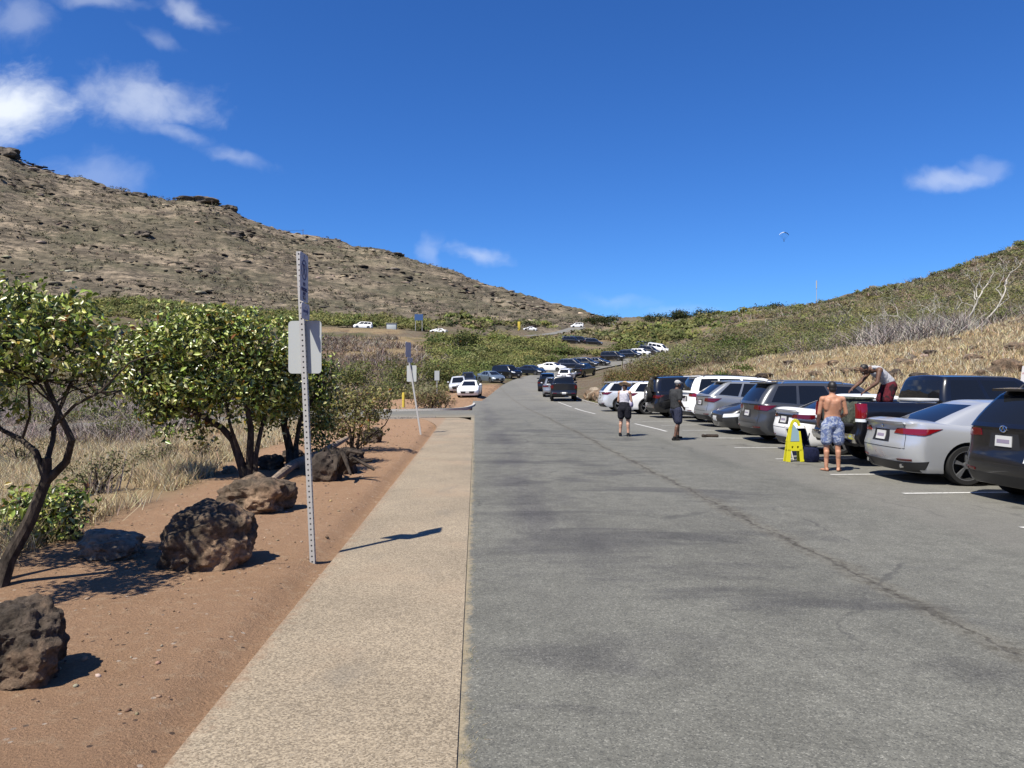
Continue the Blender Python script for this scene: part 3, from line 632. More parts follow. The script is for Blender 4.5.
stuffmesh('dry_grass', [blades(X, Y, 9, .12+.24*rng.random(len(X)), .0022+dd*.00034, STRAW)], M['grass'], 'straw coloured dry grass on the bank left of the red dirt', 'grass')
n_ = 42000; d = 13+62*rng.random(n_)**.8; u = 590+800*rng.random(n_); X = (u-CX)/F*d; Y = d
k = (X > lot_edge(Y)+.5) & (Y < gb(X)+3) & patchy(X, Y, .22, 52, -.22) & ~on_road(X, Y, .6); X, Y = X[k], Y[k]; dd = np.hypot(X, Y)
stuffmesh('hillside_grass', [blades(X, Y, 7, .16+.22*rng.random(len(X)), .004+dd*.00036, STRAW)], M['grass'], 'golden dry grass on the slope behind the parked cars', 'grass')
# weeds in the joint between sidewalk and asphalt
n_ = 2200; Y = 2.0+18*rng.random(n_)**1.3; X = xl(Y)+.012+rng.normal(size=n_)*.018; k = patchy(X*0+1, Y, 2.2, 60, -.14); X, Y = X[k], Y[k]
stuffmesh('joint_weeds', [blades(X, Y, 9, .012+.016*rng.random(len(X)), np.full(len(X), .0022), [(.34, .31, .10), (.55, .46, .26), (.62, .52, .36), (.24, .26, .07)], .06, 1.6)], M['grass'], 'tiny weeds and grit in the joint beside the sidewalk', 'weeds')
# ------------------------------------------------------------------ rocks
from mathutils import noise as mn
def rock_mesh(sz, seed, sub=5, rough=.28, flat=.15, m=None, name='boulder'):
    bm = bmesh.new(); bmesh.ops.create_icosphere(bm, subdivisions=sub, radius=.5); o = Vector((seed*7.3, seed*3.1, seed*1.7))
    for v in bm.verts:
        p = v.co.normalized(); a = mn.fractal(p*1.1+o, 1.0, 2.0, 3); cell = mn.voronoi(p*1.7+o)[0]; b = mn.fractal(p*4+o, .9, 2.1, 4)
        # facets: push towards planes
        q = Vector((max(-.82, min(.82, p.x)), max(-.82, min(.82, p.y)), max(-.8, min(.86, p.z))))
        r = .5*(1+rough*a+.15*(cell[1]-cell[0])-.06+.085*b); v.co = q*r*1.06
        if v.co.z < -.35: v.co.z = -.35+(v.co.z+.35)*.3
    zs = [v.co.z for v in bm.verts]; xs = [v.co.x for v in bm.verts]; ysv = [v.co.y for v in bm.verts]
    for v in bm.verts: v.co = Vector(((v.co.x-min(xs))/(max(xs)-min(xs))-.5, (v.co.y-min(ysv))/(max(ysv)-min(ysv))-.5, (v.co.z-min(zs))/(max(zs)-min(zs))-.12))
    for v in bm.verts: v.co = Vector((v.co.x*sz[0], v.co.y*sz[1], v.co.z*sz[2]*1.12))
    for f in bm.faces: f.smooth = True
    me = bpy.data.meshes.new(name); bm.to_mesh(me); bm.free(); me.materials.append(m or M['rock']); me.set_sharp_from_angle(angle=R(32)); return me
def boulder(x, y, sz, seed, label, rz=0, m=None, sub=5, group=None, name='boulder', cat='boulder', rough=.28):
    o = link(name, rock_mesh(sz, seed, sub, rough, m=m)); o.location = (x, y, gz(x, y)); o.rotation_euler = (0, 0, rz); tag(o, label, cat, group); return o
_ds = np.cumsum(np.concatenate([[1.0], .02*(1+np.arange(2600)*.004)]))
def at(u, v, zadd=0.0):
    """ground point seen at a pixel"""
    dx, dz = (u-CX)/F, (CY-v)/F; g = ground(dx*_ds, _ds); h = np.where(EYE+dz*_ds < g)[0]
    d = _ds[h[0]] if len(h) else 60.0
    return dx*d, d
def bpx(u, v, wpx, hpx, dep, seed, label, **kw):
    x, y = at(u, v); y += 0; s = y/F; w, h = wpx*s, hpx*s; return boulder(x, y+dep*w*.35, (w*1.04, w*dep, h*1.0), seed, label, **kw)
bpx(-6, 692, 96, 84, 1.0, 1.4, 'dark rough boulder at the lower left corner of the dirt', rz=.3, m=M['rock_mid'], rough=.26, sub=6)
bpx(198, 571, 93, 67, .85, 2.7, 'largest brown boulder standing on the dirt beside the long tree shadow', rz=.2, rough=.2, sub=6)
bpx(250, 514, 72, 38, .9, 3.1, 'brown boulder just behind the largest one, below the leafy tree', rz=-.2)
bpx(101, 560, 66, 28, .8, 4.6, 'low pale grey rock half buried at the edge of the dry grass', m=M['rock_pale'])
bpx(268, 470, 26, 15, .9, 5.2, 'small dark rock lying under the leafy tree trunks', m=M['rock_dark'])
bpx(292, 462, 22, 12, 1, 6.1, 'dark rock between the two leafy tree trunks', m=M['rock_dark'])
bpx(322, 482, 34, 30, .9, 7.7, 'dark lumpy rock by the root pile right of the sign post', m=M['rock_dark'])
bpx(339, 475, 30, 28, .9, 8.2, 'dark rock at the right end of the root pile', m=M['rock_dark'])
bpx(357, 459, 13, 9, .9, 9.2, 'small brown rock on the dirt right of the root pile', m=M['rock_dark'])
bpx(372, 443, 20, 16, .9, 9.9, 'dark rock at the foot of the pale flowering shrub', m=M['rock_dark'])
bpx(227, 474, 14, 8, 1, 10.4, 'small grey stone left of the leafy tree trunks', m=M['rock_pale'])
# retaining rocks beside the road where the stalls end
rk = [rock_mesh((1, 1, 1), 20+i*1.3, 3, .3, m=M['rock_pale' if i % 2 else 'rock']) for i in range(5)]
wallgrp = 'pale retaining rocks heaped beside the road past the last stall'
k = 0
for i in range(34):
    y = 50+16*((i*.618) % 1); x = 5.95+.9*((i*.37) % 1); o = link('retaining_rock', rk[i % 5]); s = .45+.5*((i*.73) % 1); o.scale = (s*1.3, s, s*.8)
    lift = 0.2*(x-5.95)
    o.location = (x+.3, y, gz(x, y)+lift); o.rotation_euler = (0, 0, i*1.1); tag(o, 'pale rock in the heap beside the road past the last parking stall', 'rock', wallgrp)
# rocks on the slope and hill
slope = [(894, 372, 16, 9), (975, 357, 15, 9), (1005, 365, 24, 15), (955, 340, 10, 6), (1015, 345, 18, 8), (905, 362, 18, 9), (930, 352, 14, 6), (880, 378, 14, 8), (735, 372, 16, 7), (700, 366, 12, 6), (672, 370, 16, 7), (652, 373, 12, 6), (765, 375, 16, 6), (815, 373, 14, 7), (835, 362, 16, 6), (790, 362, 12, 5), (850, 370, 18, 8), (985, 372, 18, 10), (920, 376, 18, 10), (865, 384, 16, 8), (645, 385, 20, 8), (755, 361, 10, 4), (890, 350, 10, 4)]
for i, (u, v, w, h) in enumerate(slope):
    x, y = at(u, v+h*.5)
    if y > 58 or y < 16: continue
    s = y/F; o = link('slope_rock', rock_mesh((w*s*1.1, w*s, h*s*1.0), 40+i*1.9, 3, .35, m=M['rock_dark' if i % 3 == 0 else 'rock'])); o.location = (x, y, gz(x, y)-.05)
    tag(o, 'dark lava rock lying in the dry grass of the slope', 'rock', 'lava rocks in the dry grass behind the cars')
for i, (u, d, w, h, lab) in enumerate([(4, 446, 30, 12, 'dark lava outcrop on the ridge at the left edge of the photo'), (118, 446, 22, 5, 'low dark outcrop on the ridge left of the knoll'), (140, 446, 16, 6, 'small dark outcrop on the ridge beside the knoll'), (200, 452, 46, 9, 'broad dark rock cap on top of the ridge knoll'), (229, 452, 20, 8, 'dark rock step at the right end of the ridge knoll'), (234, 395, 22, 7, 'dark outcrop halfway up the big hill below the knoll'), (142, 360, 20, 6, 'dark outcrop on the lower flank of the big hill above the middle tree'), (390, 452, 30, 4, 'thin dark ledge on the ridge right of the sign post')]):
    s = d/F; x = from_px(u, d); o = link('ridge_outcrop', rock_mesh((w*s, w*s*.6, h*s), 70+i*2.3, 4, .4, m=M['rock_far'])); o.location = (x, d, gz(x, d)-h*s*.35); tag(o, lab, 'outcrop')
# dark outcrops scattered over the big hill: uncountable
def rocks_np(P, s, cols):
    n = len(P); ico = bmesh.new(); bmesh.ops.create_icosphere(ico, subdivisions=1, radius=1); iv = np.array([v.co[:] for v in ico.verts]); fi = np.array([[v.index for v in f.verts] for f in ico.faces]); ico.free()
    q = iv[None]*(1+rng.normal(0, .22, (n, len(iv), 1)))*s[:, None, :]; a = rng.random(n)*6.28; ca, sa = np.cos(a)[:, None], np.sin(a)[:, None]
    V = np.stack([q[..., 0]*ca-q[..., 1]*sa, q[..., 0]*sa+q[..., 1]*ca, q[..., 2]], 2)+P[:, None]; Fc = (np.arange(n)[:, None, None]*len(iv)+fi[None]).reshape(-1, 3)
    return V.reshape(-1, 3), Fc, np.repeat(pal(n, cols, .25), len(iv), axis=0)
P = pts_in(5200, None, 255, 475, -420, 610, lambda X, Y, u: (patchy(X*.5, Y+ground(X, Y)*1.5, .04, 71, .06)), .8); n_ = len(P); b = rng.random((n_, 1))**3
S = np.hstack([.9+2.8*b, .8+1.6*b, .22+.6*b])*(.5+.5*rng.random((n_, 1)))
M['outcrop'] = leafy('hill_outcrop', .95, 0, .1)
stuffmesh('hill_rocks', [rocks_np(P, S, [(.045, .038, .033), (.07, .058, .048), (.1, .08, .065), (.34, .28, .21), (.42, .34, .26)])], M['outcrop'], 'dark lava outcrops strewn over the big brown hillside', 'rocks')
P = pts_in(900, None, 14, 58, 600, 1080, lambda X, Y, u: (X > lot_edge(Y)+1) & (Y < gb(X)) & patchy(X, Y, .2, 73, .05), .9); n_ = len(P)
stuffmesh('slope_stones', [rocks_np(P, np.hstack([.12+.34*rng.random((n_, 1))**2, .12+.24*rng.random((n_, 1)), .08+.16*rng.random((n_, 1))]), [(.08, .06, .05), (.14, .11, .085), (.3, .25, .2)])], M['outcrop'], 'scattered small stones on the dry grass slope', 'stones')
n_ = 900; Y = 2.2+26*rng.random(n_)**1.4; X = xl(Y)-1.5-(3.2+.03*Y)*rng.random(n_); s = .006+.014*rng.random((n_, 1))**4+Y[:, None]*.0003
stuffmesh('loose_gravel', [rocks_np(np.stack([X, Y, ground(X, Y)+.004], 1), np.hstack([s*1.2, s, s*.7]), [(.3, .2, .14), (.42, .33, .25), (.2, .14, .1), (.38, .26, .18)])], M['outcrop'], 'loose gravel scattered over the red dirt', 'gravel')

# ------------------------------------------------------------------ leafy trees
def grow(mb, p, d, r, ln, depth, ends, bend=.35, split=2, taper=.68, up=.15, seed=None, shrink=.75):
    pts, rad = [p.copy()], [r]; q = p.copy(); dd = d.normalized(); n = 4
    for i in range(n):
        dd = (dd+Vector([random.gauss(0, bend*.35) for _ in range(3)])+Vector((0, 0, up*.3))).normalized(); q = q+dd*ln/n; pts.append(q.copy()); rad.append(r*(1-(1-taper)*(i+1)/n))
    mb.tube(pts, rad, 7 if r > .015 else 4, caps=False)
    if depth <= 1: ends.append((q.copy(), dd.copy()))
    if depth <= 0: return
    for i in range(split+(random.random() < .35)):
        a = Vector([random.gauss(0, 1) for _ in range(3)]); a = (a-dd*a.dot(dd)).normalized(); nd = (dd*.75+a*.75).normalized()
        grow(mb, q, nd, r*taper*.8, ln*shrink*(.8+.4*random.random()), depth-1, ends, bend, split, taper, up, shrink=shrink)
LEAFC = [(.27, .37, .06), (.38, .46, .09), (.10, .15, .035), (.56, .60, .16), (.29, .37, .07), (.06, .09, .02), (.62, .62, .26)]
def crown_leaves(blobs, n, ls, cols=LEAFC, yellow=.03, cl=.16):
    """leaves in clusters around shoots inside ellipsoid blobs [(centre, radii)]"""
    vol = np.array([b[1][0]*b[1][1]*b[1][2] for b in blobs])**.75; vol /= vol.sum(); nc = max(4, n//26); bi = rng.choice(len(blobs), nc, p=vol)
    bc = np.array([b[0] for b in blobs])[bi]; br = np.array([b[1] for b in blobs])[bi]; d = rng.normal(size=(nc, 3)); d /= np.linalg.norm(d, axis=1)[:, None]; ra = rng.random((nc, 1))**.3*(.85+.4*rng.random((nc, 1)))
    cc = bc+d*ra*br; idx = np.repeat(np.arange(nc), 26); off = rng.normal(size=(len(idx), 3))*cl*np.array([1, 1, .8]); P = cc[idx]+off
    nr = off/cl*.6+d[idx]*.4+np.array([-.1, -.1, .2])+rng.normal(size=(len(idx), 3))*.9; col = pal(len(idx), cols, .22); y = rng.random(len(idx)) < yellow; col[y] = [.38, .27, .03]
    y = rng.random(len(idx)) < .012; col[y] = [.3, .12, .03]
    return leaves(P, ls*(.6+.75*rng.random(len(idx))), nr, col, .5, .2)
def tree(name, base, trunks, blobs, n, ls, label, cat='tree', cl=.16, cols=LEAFC, m=None, yellow=.03, extra=None, barkm=None):
    e = empty(name, base); tag(e, label, cat); mb = MB(); b = Vector(base)
    for pts, r0, r1 in trunks:
        k = len(pts); mb.tube([Vector(p) for p in pts], [r0+(r1-r0)*i/(k-1) for i in range(k)], 9, caps=True)
    # twigs from upper trunk points into the crown blobs
    src = [Vector(p) for pts, a_, b_ in trunks for p in pts[len(pts)//2:]]
    for c, r in blobs:
        c = Vector(c)
        for j in range(9):
            s = min(src, key=lambda q: (q-c).length+random.random()*.3); t = c+Vector([random.uniform(-.7, .7)*r[i] for i in range(3)]); mdl = s.lerp(t, .5)+Vector([random.gauss(0, .06) for _ in range(3)])
            mb.tube([s, s.lerp(mdl, .5)+Vector([random.gauss(0, .02) for _ in range(3)]), mdl, t], [.009, .008, .006, .003], 5, caps=False)
    mb.build('trunk', barkm or M['bark'], e)
    V_, F_, C_ = crown_leaves(blobs, n, ls, cols, yellow, cl); npmesh('crown', V_, F_, e, m or M['leaf'], C_); return e
def L3(u, v, d, base):  # world point at pixel & depth, relative to base
    return (from_px(u, d)-base[0], d-base[1], EYE+(CY-v)/F*d-base[2])
# tree A: at the left edge
bx, by = from_px(-2, 6.2), 6.2; bA = (bx, by, gz(bx, by)-.05)
A = lambda u, v, d=6.3: L3(u, v, d, bA)
tr = [([(0, 0, 0), A(8, 560), A(30, 520), A(46, 480), A(47, 458)], .066, .036), ([A(46, 482), A(66, 462), A(72, 440, 6.2), A(55, 405, 6.2), A(45, 380, 6.2), A(50, 340)], .036, .014),
      ([A(46, 480), A(36, 452), A(22, 440, 6.4), A(2, 430, 6.5), A(-30, 400, 6.5)], .03, .014), ([A(47, 460), A(53, 440, 6.4), A(55, 420, 6.5), A(70, 385, 6.6), A(85, 345, 6.6)], .024, .012),
      ([A(50, 430, 6.2), A(75, 405, 6.1), A(100, 392, 6.1), A(130, 362, 6.1), A(160, 352, 6.1)], .014, .005), ([(0, 0, 0), A(-12, 575), A(-26, 520), A(-40, 440), A(-50, 380)], .07, .02), ([A(22, 440, 6.4), A(30, 415), A(28, 380), A(10, 340)], .012, .006)]
S = 6.3/F
def bl(f, u, v, ru, rv, d, rd=None):
    d = d-.05
    return (f(u, v, d), (ru*S_*d/6.3, (rd or ru)*S_*d/6.3, rv*S_*d/6.3))
S_ = S
blA = [bl(A, 12, 335, 55, 50, 6.3), bl(A, 62, 335, 45, 38, 6.1), bl(A, 82, 352, 32, 38, 6.5), bl(A, 25, 302, 20, 16, 6.2), bl(A, -40, 330, 60, 60, 6.5), bl(A, 5, 385, 34, 28, 6.0), bl(A, 98, 388, 13, 18, 6.4), bl(A, -90, 360, 60, 60, 6.6), bl(A, -62, 330, 55, 50, 5.4), bl(A, -120, 330, 60, 50, 5.2), bl(A, -40, 300, 50, 30, 6.4), bl(A, 70, 312, 22, 12, 6.3)]
tree('leafy_tree', bA, tr, blA, 10500, .068, 'leafy tree with a crooked forked trunk at the left edge of the photo', cl=.062)
# tree B: wide crown behind the sign post
bx, by = at(246, 478); bB = (bx, by, gz(bx, by)-.06); dB = by; B = lambda u, v, d=dB: L3(u, v, d, bB)
tr = [([(0, 0, 0), B(240, 460), B(233, 440), B(222, 428), B(195, 412, dB-.3), B(165, 400, dB-.5), B(140, 385, dB-.6)], .085, .025), ([(0.05, 0, 0), B(250, 455), B(251, 430), B(247, 405), B(250, 370), B(245, 345)], .075, .025),
      ([(.15, 0, 0), B(256, 455), B(262, 425, dB+.2), B(275, 390, dB+.2), B(285, 360)], .05, .02), ([B(240, 455), B(230, 425, dB-.2), B(225, 395), B(215, 350)], .035, .012)]
dBs = dB/6.3
blB = [(B(u, v, dB+dd), (ru*dB/F, ru*dB/F*.9, rv*dB/F)) for u, v, ru, rv, dd in [(215, 350, 48, 36, 0), (165, 355, 40, 34, -.3), (255, 350, 45, 36, .2), (135, 372, 26, 26, -.4), (180, 390, 40, 26, -.2), (225, 392, 42, 26, 0), (270, 390, 30, 30, .3), (290, 370, 20, 36, .4), (205, 325, 34, 12, 0), (245, 325, 24, 12, 0), (165, 418, 20, 12, -.3), (190, 432, 22, 10, -.3), (150, 340, 20, 12, -.3)]]
tree('leafy_tree', bB, tr, blB, 16000, .098, 'broad leafy tree with several dark trunks left of the perforated sign post', cl=.12)
# tree C: darker, just right of B
bx, by = at(291, 470); bC = (bx, by, gz(bx, by)-.05); dC = by+.4; Cc_ = lambda u, v, d=dC: L3(u, v, d, bC)
tr = [([(0, 0, 0), Cc_(290, 450), Cc_(284, 425), Cc_(287, 400), Cc_(300, 370)], .10, .03), ([(.1, 0, 0), Cc_(296, 445), Cc_(300, 420), Cc_(315, 395), Cc_(325, 380)], .06, .02), ([Cc_(288, 430), Cc_(275, 405), Cc_(265, 380)], .035, .015), ([Cc_(300, 425), Cc_(318, 425, dC+.5), Cc_(325, 440, dC+.6)], .03, .012)]
blC = [(Cc_(u, v, dC+dd), (ru*dC/F, ru*dC/F, rv*dC/F)) for u, v, ru, rv, dd in [(290, 375, 28, 30, 0), (315, 382, 18, 26, .2), (275, 400, 24, 20, 0), (322, 400, 14, 16, .3), (300, 350, 18, 16, .2), (315, 425, 16, 20, .5), (265, 415, 14, 12, 0)]]
tree('leafy_tree', bC, tr, blC, 9000, .085, 'dark leafy tree directly behind the perforated sign post', cl=.12)
# yellowish flowering shrub on the dirt
PALE = [(.26, .26, .09), (.34, .33, .13), (.2, .2, .07), (.4, .34, .16), (.38, .31, .2)]
bx, by = at(352, 452); bD = (bx, by, gz(bx, by)-.03); D_ = lambda u, v, d=by: L3(u, v, d, bD)
tr = [([(0, 0, 0), D_(350, 430), D_(340, 410), D_(335, 395)], .04, .01), ([(0.1, 0, 0), D_(360, 430), D_(368, 410), D_(378, 398)], .035, .01), ([(0.2, 0, 0), D_(345, 440), D_(325, 425), D_(318, 412)], .03, .01), ([(0, 0, 0), D_(355, 420), D_(356, 400)], .03, .01), ([(0, 0, 0), D_(365, 440), D_(385, 425), D_(392, 412)], .03, .006)]
blD = [(D_(u, v, by+dd), (ru*by/F, ru*by/F, rv*by/F)) for u, v, ru, rv, dd in [(350, 412, 32, 20, 0), (330, 425, 20, 20, 0), (372, 408, 20, 16, 0), (365, 430, 18, 16, .2), (345, 398, 20, 10, 0), (385, 405, 9, 12, 0)]]
tree('flowering_shrub', bD, tr, blD, 3400, .085, 'pale yellow green shrub beside the dirt strip, right of the sign post', 'shrub', cl=.11, cols=PALE, m=M['scrub'])
# generic bush things: own crown and stems
def bush(u, v, wpx, hpx, label, cols=GREEN, n=900, ls=None, m=None, name='shrub', stems=7, twiggy=0, d=None, gscale=1.0, group=None):
    if d is None: x, y = at(u, v)
    else: x, y = from_px(u, d), d
    s = y/F; w, h = wpx*s/2, hpx*s; e = empty(name, (x, y, gz(x, y)-.05)); tag(e, label, 'shrub', group); mb = MB(); ls = ls or max(.05, y*.0032)
    k = 6; blobs = [((random.uniform(-.55, .55)*w, random.uniform(-.4, .4)*w, h*random.uniform(.42, .68)), (w*random.uniform(.4, .55), w*.5, h*random.uniform(.25, .36))) for _ in range(k)]
    blobs.append(((0, 0, h*.6), (w*.6, w*.6, h*.38)))
    for j in range(stems):
        t = Vector(random.choice(blobs)[0])+Vector([random.uniform(-.3, .3)*w for _ in range(3)]); b0 = Vector((random.uniform(-.12, .12)*w, random.uniform(-.12, .12)*w, 0)); mdl = b0.lerp(t, .5)+Vector((random.uniform(-.1, .1)*w, 0, -.05*h))
        mb.tube([b0, mdl, t], [.02+.02*w, .014+.01*w, .006], 5, caps=False)
    mb.build('stems', M['bark'], e); V_, F_, C_ = crown_leaves(blobs, n, ls, cols, 0.0, ls*1.5)
    if twiggy:
        tv = twigs(np.array([[0, 0, 0.]]), np.array([w*1.1]), np.array([h*.95]), twiggy, np.array([.006+.0007*y]), GREY); V_, F_, C_ = merge([(V_, F_, C_), tv])
    npmesh('foliage', V_, F_, e, m or M['scrub'], C_); return e
B_ = [(350, 396, 48, 28, 'round dark green bush behind the three yellow bollards', GREEN, 1500),
 (433, 388, 60, 26, 'broad green bush left of the white parked sedan', GREEN+[(.12, .14, .05)], 1800), (405, 392, 40, 30, 'green bush behind the leaning second sign', GREEN, 1200),
 (434, 409, 46, 19, 'low dry brown shrub on the island beside the side road', [(.24, .19, .09), (.3, .24, .12), (.14, .13, .05), (.2, .13, .08)], 1500),
 (372, 400, 26, 14, 'low yellow green shrub left of the leaning second sign', PALE, 600),
 (96, 493, 62, 48, 'thin green shrub with bare stems at the edge of the dry grass', OLIVE, 700),
 (160, 470, 52, 34, 'thin olive shrub beyond the dry grass bank', OLIVE, 600), (205, 462, 36, 24, 'brown green shrub behind the dry grass left of the tree', OLIVE+BROWN, 500),
 (20, 470, 60, 40, 'grey green shrub in the valley seen under the left tree', OLIVE, 700), (120, 440, 70, 26, 'wide green shrub on the valley floor', GREEN, 800), (55, 430, 80, 26, 'flat topped green shrub far down the valley', GREEN, 800),
 (462, 352, 34, 20, 'dark green bush in the grey scrub left of the road', [(.06, .08, .025), (.09, .11, .035)], 900), (740, 352, 44, 18, 'pale green low tree above the dry grass slope', [(.13, .17, .04), (.1, .14, .035)], 900)]
for u, v, w, h, lab, cols, nn in B_: bush(u, v, w, h, lab, cols, nn, twiggy=30)
# leafy bush under tree A
bx, by = from_px(38, 8.0), 8.0; e0 = (bx, by, gz(bx, by)-.1)
E_ = lambda u, v, d=8.0: L3(u, v, d, e0)
tree('leafy_bush', e0, [([(0, 0, 0), E_(30, 530), E_(20, 500)], .02, .008), ([(0, 0, 0), E_(50, 535), E_(60, 505)], .02, .008), ([(0, 0, 0), E_(75, 530), E_(70, 500)], .02, .008)],
     [(E_(u, v), (ru*8/F, ru*8/F, rv*8/F)) for u, v, ru, rv in [(20, 510, 24, 20), (58, 508, 24, 20), (45, 530, 28, 18), (5, 535, 20, 20), (70, 525, 12, 14)]], 1700, .08, 'bright leafy bush growing behind the crooked left trunk', 'shrub', cl=.09)
# hedge by the road beyond the last stall: reddish olive shrubs
HEDGE = [(.2, .19, .07), (.25, .21, .08), (.24, .14, .08), (.17, .18, .06), (.28, .19, .1)]
for i, (x, y, w, h) in enumerate([(7.6, 48, 2.4, 2.0), (8.6, 51, 3.2, 2.6), (8.2, 55, 3.0, 2.5), (10.3, 49, 3.2, 2.4), (10.5, 54, 3.2, 2.9), (8.6, 60, 3.0, 2.5), (11, 62, 3.6, 2.7), (9.2, 66, 3.0, 2.3), (10, 72, 3, 2)]):
    u, v = proj(x, y, gz(x, y)); s = F/y
    bush(u, v, w*s, h*s*.8, 'reddish olive shrub in the hedge beside the road past the parked cars', HEDGE, 2200, .13, d=y, group='hedge shrubs beyond the last parking stall')
for u, v, w, h, lab in [(720, 379, 24, 6, 'low bright green weed patch left on the dry grass slope'), (745, 373, 34, 9, 'spreading bright green shrub low on the dry grass slope')]: bush(u, v, w, h, lab, [(.1, .15, .03), (.13, .18, .04)], 500, .14, stems=3)

# bleached dead trees on the slope
def deadtree(u, v, hpx, tilt, seed, label, d=None, w=.09, sp=None):
    random.seed(seed); x, y = at(u, v); s = y/F; h = hpx*s; e = empty('dead_tree', (x, y, gz(x, y)-.05)); tag(e, label, 'dead tree'); mb = MB()
    if sp:
        for pts, r0, r1 in sp:
            P = [Vector(((a-u)*s, 0.25*math.sin(i*1.7), (v-b)*s)) for i, (a, b) in enumerate(pts)]
            Q = []
            for i in range(len(P)-1):
                for j in range(3): Q.append(P[i].lerp(P[i+1], j/3)+Vector([random.gauss(0, .035) for _ in range(3)]))
            Q.append(P[-1]); k = len(Q); mb.tube(Q, [r0+(r1-r0)*i/(k-1) for i in range(k)], 7)
        mb.build('trunk', M['white_bark'], e)
        mb = MB(); ends = []
        for pts, r0, r1 in sp:
            for a, b in pts[2:]:
                for _ in range(2): grow(mb, Vector(((a-u)*s, 0, (v-b)*s)), Vector((random.uniform(-.7, .7), random.uniform(-.5, .5), .9)), .014, .5, 1, ends, .5)
        mb.build('branches', M['white_bark'], e)['kind'] = 'stuff'
    else:
        ends = []; grow(mb, Vector((0, 0, 0)), Vector((tilt, .1, 1)), w, h*.4, 4, ends, .6, 2, .7, .1, shrink=.72); mb.build('trunk', M['white_bark'], e)
    return e
deadtree(966, 329, 62, 0, 3, 'bleached white forked dead tree on the right hand slope, the nearer upright one', sp=[([(966, 329), (969, 318), (975, 306), (977, 297), (983, 290), (990, 282), (993, 272)], .085, .03), ([(976, 300), (976, 290), (971, 281), (967, 276)], .05, .02), ([(977, 297), (978, 288), (980, 278), (977, 270)], .045, .018), ([(983, 290), (981, 282), (978, 276)], .04, .015), ([(975, 306), (968, 303), (962, 302), (955, 309)], .035, .015)])
deadtree(985, 326, 70, 0, 5, 'leaning bleached white dead tree, right of the forked one', sp=[([(985, 326), (990, 317), (997, 308), (1001, 297), (1006, 284), (1012, 272), (1020, 264)], .08, .02), ([(997, 308), (1004, 303), (1009, 297)], .04, .02), ([(1001, 297), (999, 288), (1003, 278), (1002, 268)], .04, .015), ([(1006, 284), (1010, 275), (1005, 268)], .03, .012)])
deadtree(868, 334, 22, .1, 9, 'small bleached stump tree at the edge of the scrub', w=.1)
for i, (u, v, hp) in enumerate([(905, 328, 36), (918, 326, 34), (930, 323, 34), (942, 320, 30), (895, 330, 26)]): deadtree(u, v, hp, .4 if i % 2 else -.4, 30+i, ['pale tangled dead tree in the grey thicket, below the ridge', 'pale dead tree in the middle of the grey thicket', 'silvery dead tree right of the middle of the grey thicket', 'leaning silvery dead tree at the right end of the grey thicket', 'short silvery dead tree at the left end of the grey thicket'][i], w=.05)
random.seed(11)
# lying log and root pile by the sign
x0, y0 = at(268, 488); x1, y1 = at(322, 463); mb = MB(); mb.tube([(x0, y0, gz(x0, y0)+.06), ((x0+x1)/2-.1, (y0+y1)/2, gz(x0, y0)+.17), (x1, y1, gz(x1, y1)+.22), (x1+.25, y1+1.2, gz(x1, y1)+.42)], [.05, .085, .075, .05], 10)
tag(mb.build('fallen_log', M['log']), 'pale weathered log lying across the dirt behind the sign post', 'log')
x0, y0 = at(330, 484); mb = MB(); random.seed(4)
for j in range(16):
    a = random.uniform(0, 6.28); r = random.uniform(.2, .62); b = Vector((x0, y0+.5, gz(x0, y0)+.15)); mb.tube([b, b+Vector((math.cos(a)*r*.6, math.sin(a)*r*.5, random.uniform(.05, .4))), b+Vector((math.cos(a)*r*1.3, math.sin(a)*r, random.uniform(-.1, .4)))], [.075, .045, .02], 7)
tag(mb.build('root_pile', M['stump']), 'dark tangled root stump pile on the dirt right of the sign post', 'tree stump')

# ------------------------------------------------------------------ signs
def text_mesh(body, size, name, m, parent, mtx, extr=.0015):
    cu = bpy.data.curves.new('t', 'FONT'); cu.body = body; cu.size = size; cu.align_x = 'CENTER'; cu.align_y = 'CENTER'; cu.extrude = extr; o = bpy.data.objects.new('t', cu); C.objects.link(o)
    dg = bpy.context.evaluated_depsgraph_get(); me = bpy.data.meshes.new_from_object(o.evaluated_get(dg)); bpy.data.objects.remove(o); me.materials.clear()
    me.transform(mtx); return link(name, me, parent, m)
def rrect(w, h, r=.03, k=4):
    P = []
    for cx, cy, a0 in ((w/2-r, h/2-r, 0), (-w/2+r, h/2-r, 90), (-w/2+r, -h/2+r, 180), (w/2-r, -h/2+r, 270)):
        for i in range(k+1): a = R(a0+90*i/k); P.append((cx+r*math.cos(a), cy+r*math.sin(a)))
    return P
def frame_mtx(c, nrm):
    nn = Vector(nrm).normalized(); x = Vector((0, 0, 1)).cross(nn).normalized(); z = nn.cross(x); m = Matrix((x, z, nn)).transposed().to_4x4(); m.translation = Vector(c); return m
